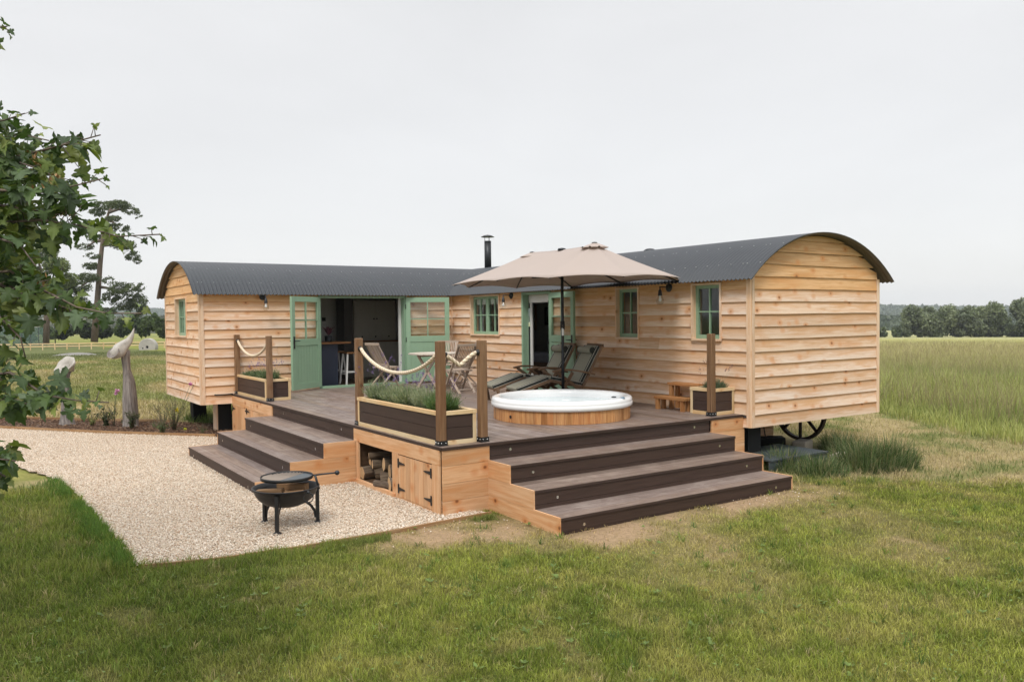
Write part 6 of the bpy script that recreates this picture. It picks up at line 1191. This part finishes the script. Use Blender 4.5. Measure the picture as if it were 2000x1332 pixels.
# ---------------------------------------------------------------- bed plants
def stemplant(c, h, n, label, cols, flowers=(), spread=.35, lw=.02, nl=14, cat='plant'):
    t_ = thing('bed_plant', label, cat, c, 'plants in the mulched bed'); c = Vector(c); mb = MB(); LV = []; 
    for i in range(n):
        a_ = random.uniform(0, 2 * PI); o_ = random.uniform(.05, spread); tp = c + Vector((math.cos(a_) * o_, math.sin(a_) * o_, h * random.uniform(.55, 1.0))); md = c.lerp(tp, .5) + Vector((0, 0, h * .08)) - Vector((math.cos(a_) * o_ * .2, math.sin(a_) * o_ * .2, 0)); mb.tube([c + Vector((math.cos(a_), math.sin(a_), 0)) * .02, md, tp], [.005, .004, .002], 4)
        for _ in range(nl): f = random.uniform(.1, 1); p = (c.lerp(md, f * 2) if f < .5 else md.lerp(tp, f * 2 - 1)); LV.append(p)
        for _ in range(2): f = random.uniform(.3, .8); p = md.lerp(tp, f); mb.tube([p, p + Vector((random.uniform(-.1, .1), random.uniform(-.1, .1), .12))], [.003, .0015], 3)
    build('stem', mb, plain('plant_stem', (.12, .10, .06), .8), t_)
    P = np.array([tuple(p) for p in LV]); k = len(P); d = rng.normal(size=(k, 3)); d /= np.linalg.norm(d, axis=1)[:, None]; b_ = np.cross(d, rng.normal(size=(k, 3))); b_ /= np.linalg.norm(b_, axis=1)[:, None]; s = lw * rng.uniform(.6, 1.5, (k, 1)); Vv = np.stack([P, P + d * s + b_ * s * .4, P + d * s * 2, P + d * s - b_ * s * .4], 1).reshape(-1, 3)
    C = np.array(cols)[rng.integers(0, len(cols), k)] * rng.uniform(.6, 1.4, (k, 1)); raw('foliage', Vv, np.arange(k * 4).reshape(-1, 4), M['leaf'], t_, np.repeat(C, 4, 0))
    for (px, py, dp_, col, r) in flowers:
        p = at(px, py, dp_); mb = MB(); m_ = 26
        for _ in range(m_): v = Vector((random.gauss(0, 1), random.gauss(0, 1), random.gauss(0, .7))).normalized() * r * random.uniform(.6, 1.1); e_ = v.cross(Vector((random.gauss(0, 1), random.gauss(0, 1), 1))).normalized() * r * .28; mb.add([p, p + v * .6 + e_, p + v, p + v * .6 - e_], [(0, 1, 2, 3)])
        build('flower', mb, plain('petal', col, .7, var=.4, scale=30), t_)
        mb = MB(); mb.tube([c, (c + p) / 2 + Vector((0, 0, .05)), p], [.005, .004, .003], 4); build('stem', mb, M['leafstem'], t_)
M['leafstem'] = plain('green_stem', (.09, .12, .05), .8)
GL = [(.07, .11, .03), (.12, .16, .05)]
def bp(px, py): p = hit(px, py, 2, .03); return (p.x, p.y, .03)
c = bp(340, 842); dpt = (Vector(c) - CAM).dot(VF)
stemplant(c, .75, 16, 'wispy weedy plant with a yellow flower and a magenta flower, nearest the cabin', GL, [(346, 801, dpt, (.75, .62, .03), .055), (372, 750, dpt, (.55, .18, .42), .05), (382, 744, dpt, (.6, .2, .46), .045), (362, 838, dpt, (.6, .6, .04), .04)], .45, .016)
stemplant(bp(318, 840), .70, 12, 'tall bare-stemmed plant left of the yellow-flowered one', [(.10, .11, .05), (.14, .15, .07)], [], .40, .012, 8)
stemplant(bp(318, 848), .30, 20, 'low bushy green plant at the right part of the bed', [(.06, .10, .04), (.09, .13, .05)], [], .35, .016, 26)
stemplant(bp(258, 838), .36, 18, 'dark bushy plant in front of the taller sculpture', [(.035, .055, .02), (.06, .08, .03)], [], .2, .02, 24)
stemplant(bp(207, 833), .38, 14, 'dark leafy shrub between the two sculptures', [(.03, .045, .02), (.06, .075, .03)], [], .24, .03, 18)
c = bp(222, 832); dpt = (Vector(c) - CAM).dot(VF); stemplant(c, .5, 8, 'slender stem with a pink flower head left of the taller sculpture', GL, [(229, 763, dpt, (.62, .30, .48), .06), (226, 768, dpt, (.55, .25, .42), .05)], .15, .02, 8)
stemplant(bp(180, 832), .25, 10, 'small yellow-green plant beside the shorter sculpture', [(.16, .2, .05)], [], .2, .02, 10)
stemplant(bp(395, 848), .14, 8, 'tiny plant with yellow-green blooms beside the left steps', GL, [], .12, .02, 6)

# ---------------------------------------------------------------- sycamore branches, near the camera
LEAFP = [(0, 0), (.12, -.10), (.42, -.30), (.36, -.10), (.62, -.42), (.80, -.60), (.74, -.34), (.98, -.40), (.86, -.16), (1.12, -.22), (1.42, 0), (1.12, .22), (.86, .16), (.98, .40), (.74, .34), (.80, .60), (.62, .42), (.36, .10), (.42, .30), (.12, .10)]
# five-lobed outline: base at origin, tip at +x
LP5 = [(.0, 0), (-.05, .10), (-.16, .22), (-.14, .36), (-.04, .46), (.05, .42), (.12, .34), (.20, .28), (.17, .40), (.10, .54), (.16, .66), (.14, .80), (.28, .78), (.38, .70), (.50, .66), (.50, .52), (.54, .40), (.58, .27), (.70, .32), (.82, .36), (.86, .26), (1.02, .24), (1.02, .14), (1.22, .06), (1.32, 0)]
LP5 = LP5 + [(x_, -y_) for x_, y_ in LP5[-2:0:-1]]
syc = thing('sycamore_tree', 'sycamore with big lobed leaves leaning in from the left edge', 'tree', (9.6, -11.4, 0))
def leaf_mesh(items, name, parent):
    k = len(LP5); n = len(items); base = np.array([(x_, y_, 0) for x_, y_ in LP5]); base = np.vstack([base, [[.36, 0, 0]]]); Vv = []; C = []
    for (p, d, nrm, s, col) in items:
        X = d; Y = np.cross(nrm, X); Y /= np.linalg.norm(Y) + 1e-9; Z = np.cross(X, Y); b = base.copy(); cv = rng.uniform(.05, .6); fo = rng.uniform(-.1, .3); b[:, 2] = -cv * (b[:, 0] - .3) ** 2 + fo * np.abs(b[:, 1]) + .06 * np.sin(b[:, 1] * 9 + cv * 20) ; b = b * s
        Vv.append(p + b[:, :1] * X + b[:, 1:2] * Y + b[:, 2:] * Z); cc = np.tile(col, (k + 1, 1)); cc[-1] *= 1.2; C.append(cc)
    Vv = np.vstack(Vv); C = np.vstack(C); j = np.arange(k); tri = np.stack([np.full(k, k), j, (j + 1) % k], -1); F_ = (tri[None] + np.arange(n)[:, None, None] * (k + 1)).reshape(-1, 3); return raw(name, Vv, F_, M['sycleaf'], parent, C)
M['sycleaf'] = leafmat('sycamore_leaf', .32, .45, .3)
SB = [  # branch polylines: (px, py, depth)
 [(-560, 380, 4.9), (-250, 330, 4.6), (-60, 290, 4.3), (40, 262, 4.1), (95, 275, 4.0)],
 [(-250, 330, 4.6), (-80, 250, 4.3), (10, 235, 4.1), (48, 222, 4.0)],
 [(-60, 330, 4.3), (60, 300, 4.1), (130, 282, 3.9), (196, 264, 3.8)],
 [(-200, 380, 4.4), (0, 372, 4.0), (90, 376, 3.9), (150, 362, 3.8), (198, 350, 3.7)],
 [(-150, 330, 4.5), (0, 305, 4.2), (60, 325, 4.0), (120, 350, 3.9)],
 [(-300, 480, 4.6), (-60, 440, 4.2), (80, 430, 4.0), (160, 442, 3.9), (230, 462, 3.8), (312, 458, 3.7)],
 [(-300, 560, 4.6), (-80, 540, 4.2), (20, 530, 4.0), (90, 570, 3.8), (150, 600, 3.7), (210, 612, 3.6), (275, 612, 3.5)],
 [(-200, 470, 4.3), (-20, 460, 4.0), (40, 480, 3.9), (70, 520, 3.8)],
 [(-200, 620, 4.2), (-60, 600, 4.0), (0, 620, 3.8), (40, 660, 3.7), (50, 700, 3.7)],
 [(-300, 760, 4.2), (-100, 740, 3.9), (20, 728, 3.7), (90, 772, 3.6), (150, 782, 3.5), (212, 786, 3.4)],
 [(-100, 560, 4.0), (20, 560, 3.9), (100, 590, 3.8), (170, 620, 3.7)],
 [(-100, 950, 3.8), (-30, 910, 3.7), (10, 930, 3.6)],
 [(-200, 820, 4.0), (-60, 790, 3.8), (30, 780, 3.6), (80, 800, 3.6)],
 [(-200, 900, 3.9), (-80, 880, 3.7), (-10, 895, 3.6), (30, 900, 3.5)],
 [(-260, 150, 4.8), (-120, 90, 4.6), (-40, 60, 4.5), (14, 52, 4.4)],
 [(-200, 420, 4.4), (-20, 400, 4.2), (60, 410, 4.1), (110, 420, 4.0)],
 [(-100, 500, 4.1), (10, 560, 3.9), (30, 600, 3.9)],
 [(-120, 640, 3.9), (-20, 690, 3.8), (20, 720, 3.8)],
]
items = []; mb = MB(); GCOL = [np.array(c) for c in ((.065, .105, .030), (.115, .155, .042), (.042, .070, .026), (.17, .20, .055), (.078, .118, .055))]
for bi, B in enumerate(SB):
    P = [Vector(at(*b)) for b in B]; ln = [0]
    for a_, b_ in zip(P[:-1], P[1:]): ln.append(ln[-1] + (b_ - a_).length)
    mb.tube(P, [max(.003, .010 * (1 - i / (len(P) - .4))) for i in range(len(P))], 7)
    tot = ln[-1]; step_ = .030; s = 0.0; dens = 1.0
    while s < tot:
        i = max(j for j in range(len(P) - 1) if ln[j] <= s + 1e-6); f = (s - ln[i]) / (ln[i + 1] - ln[i]); p = P[i].lerp(P[i + 1], f); d = (P[i + 1] - P[i]).normalized(); pe = s / tot; s += step_ * random.uniform(.6, 1.5)
        if pe < .12: continue
        # side twig with petiole
        for _ in range(1 if pe > .8 else 2):
            sd_ = Vector((random.gauss(0, 1), random.gauss(0, 1), random.gauss(0, .7))); sd_ = (sd_ - d * sd_.dot(d)).normalized(); size = .068 * random.uniform(.6, 1.25) * (1 if pe < .86 else .6 if pe < .95 else .38); r_ = random.uniform(.02, .13 if pe < .75 else .05)
            q = p + sd_ * r_ + d * random.uniform(0, .05); ld = (sd_ * .7 + d * .5 + Vector((0, 0, -random.uniform(.2, 1.1)))).normalized(); nr = (Vector((0, 0, 1)) * random.uniform(.3, 1) + Vector((random.gauss(0, .45), random.gauss(0, .45), 0)) + (CAM - q).normalized() * .25).normalized()
            items.append((np.array(q), np.array(ld), np.array(nr), size, GCOL[random.randrange(5)] * random.uniform(.75, 1.3)))
            if random.random() < .5: mb.tube([p, q], [.0022, .0016], 4, rn=.9)
# inner mass of the crown towards the trunk (mostly outside the frame)
for _ in range(620):
    px = random.uniform(-420, 70) if random.random() < .75 else random.uniform(-30, 120); py = random.uniform(250, 850)
    lim = 45 if py < 300 else 130 if py < 560 else 60 if py < 640 else 40
    if px > lim or (py > 640 and px > -20): continue
    q = Vector(at(px, py, random.uniform(3.9, 5.0))); ld = Vector((random.gauss(0, 1), random.gauss(0, 1), -random.uniform(.2, 1.4))).normalized(); nr = Vector((random.gauss(0, .5), random.gauss(0, .5), 1)).normalized(); items.append((np.array(q), np.array(ld), np.array(nr), .066 * random.uniform(.6, 1.2), GCOL[random.randrange(5)] * random.uniform(.7, 1.2)))
build('branch', mb, M['trunk'], syc); mb = MB(); tb0 = Vector((9.9, -11.2, 0)); mb.tube([tb0, tb0 + Vector((.05, 0, 1.2)), tb0 + Vector((.15, .1, 2.6)), tb0 + Vector((.1, .2, 4.4)), tb0 + Vector((0, .2, 6.5))], [.17, .14, .12, .09, .05], 12)
for b in (SB[0][0], SB[3][0], SB[5][0], SB[6][0], SB[9][0]): p = Vector(at(*b)); mb.tube([tb0 + Vector((.1, .1, max(.8, p.z - .4))), p], [.05, .02], 7)
build('trunk', mb, M['trunk'], syc)
for _ in range(2600):   # rest of the crown, above and left of the picture
    a_ = random.uniform(0, 2 * PI); r_ = 2.0 * math.sqrt(random.random()); q = Vector((9.7 + r_ * math.cos(a_), -11.3 + r_ * math.sin(a_), random.uniform(2.2, 6.5))); v = q - CAM; dz = v.dot(VF)
    if dz > .3 and abs(1000 + FPX * v.dot(VR) / dz - 1000) < 1060 and abs(FPX * v.dot(VU) / dz) < 760: continue
    ld = Vector((random.gauss(0, 1), random.gauss(0, 1), -.8)).normalized(); nr = Vector((random.gauss(0, .5), random.gauss(0, .5), 1)).normalized(); items.append((np.array(q), np.array(ld), np.array(nr), .09, GCOL[random.randrange(5)]))
leaf_mesh(items, 'leaves', syc); print('leaves', len(items))
# winged seed bunches
for (px, py, d_) in ((65, 305, 3.95), (80, 322, 3.95), (62, 372, 3.85), (95, 360, 3.85), (120, 430, 3.9), (78, 548, 3.75), (110, 345, 3.85)):
    mb = MB(); p = Vector(at(px, py, d_))
    for _ in range(12): v = Vector((random.gauss(0, 1), random.gauss(0, 1), random.gauss(0, 1))) * .014; e_ = Vector((random.gauss(0, 1), random.gauss(0, 1), random.gauss(0, 1))).normalized() * .014; f_ = e_.cross(Vector((0, 0, 1))).normalized() * .006; q = p + v; mb.add([q - e_, q + f_, q + e_, q - f_], [(0, 1, 2, 3)])
    build('seed_bunch', mb, M['seed'] if 'seed' in M else M.setdefault('seed', plain('seed_bunch', (.30, .17, .07), .7, var=.4, scale=40)), syc)

# ---------------------------------------------------------------- air
mt = bpy.data.materials.new('haze'); mt.use_nodes = True; N = mt.node_tree.nodes; L = mt.node_tree.links; N.clear(); o_ = N.new('ShaderNodeOutputMaterial'); v_ = N.new('ShaderNodeVolumePrincipled'); v_.inputs['Density'].default_value = HAZE; v_.inputs['Color'].default_value = (.88, .94, 1.0, 1); L.new(v_.outputs[0], o_.inputs['Volume'])
if HAZE > 0:
    mb = MB(); mb.box((CX, CY, 10), (5200, 5200, 60)); mb.v = [(x_, y_, -16 if z_ < 0 else 60) for x_, y_, z_ in mb.v]; hz = build('haze', mb, mt); hz['kind'] = 'stuff'
for o in list(scene.objects):
    if '_w' in o: del o['_w']
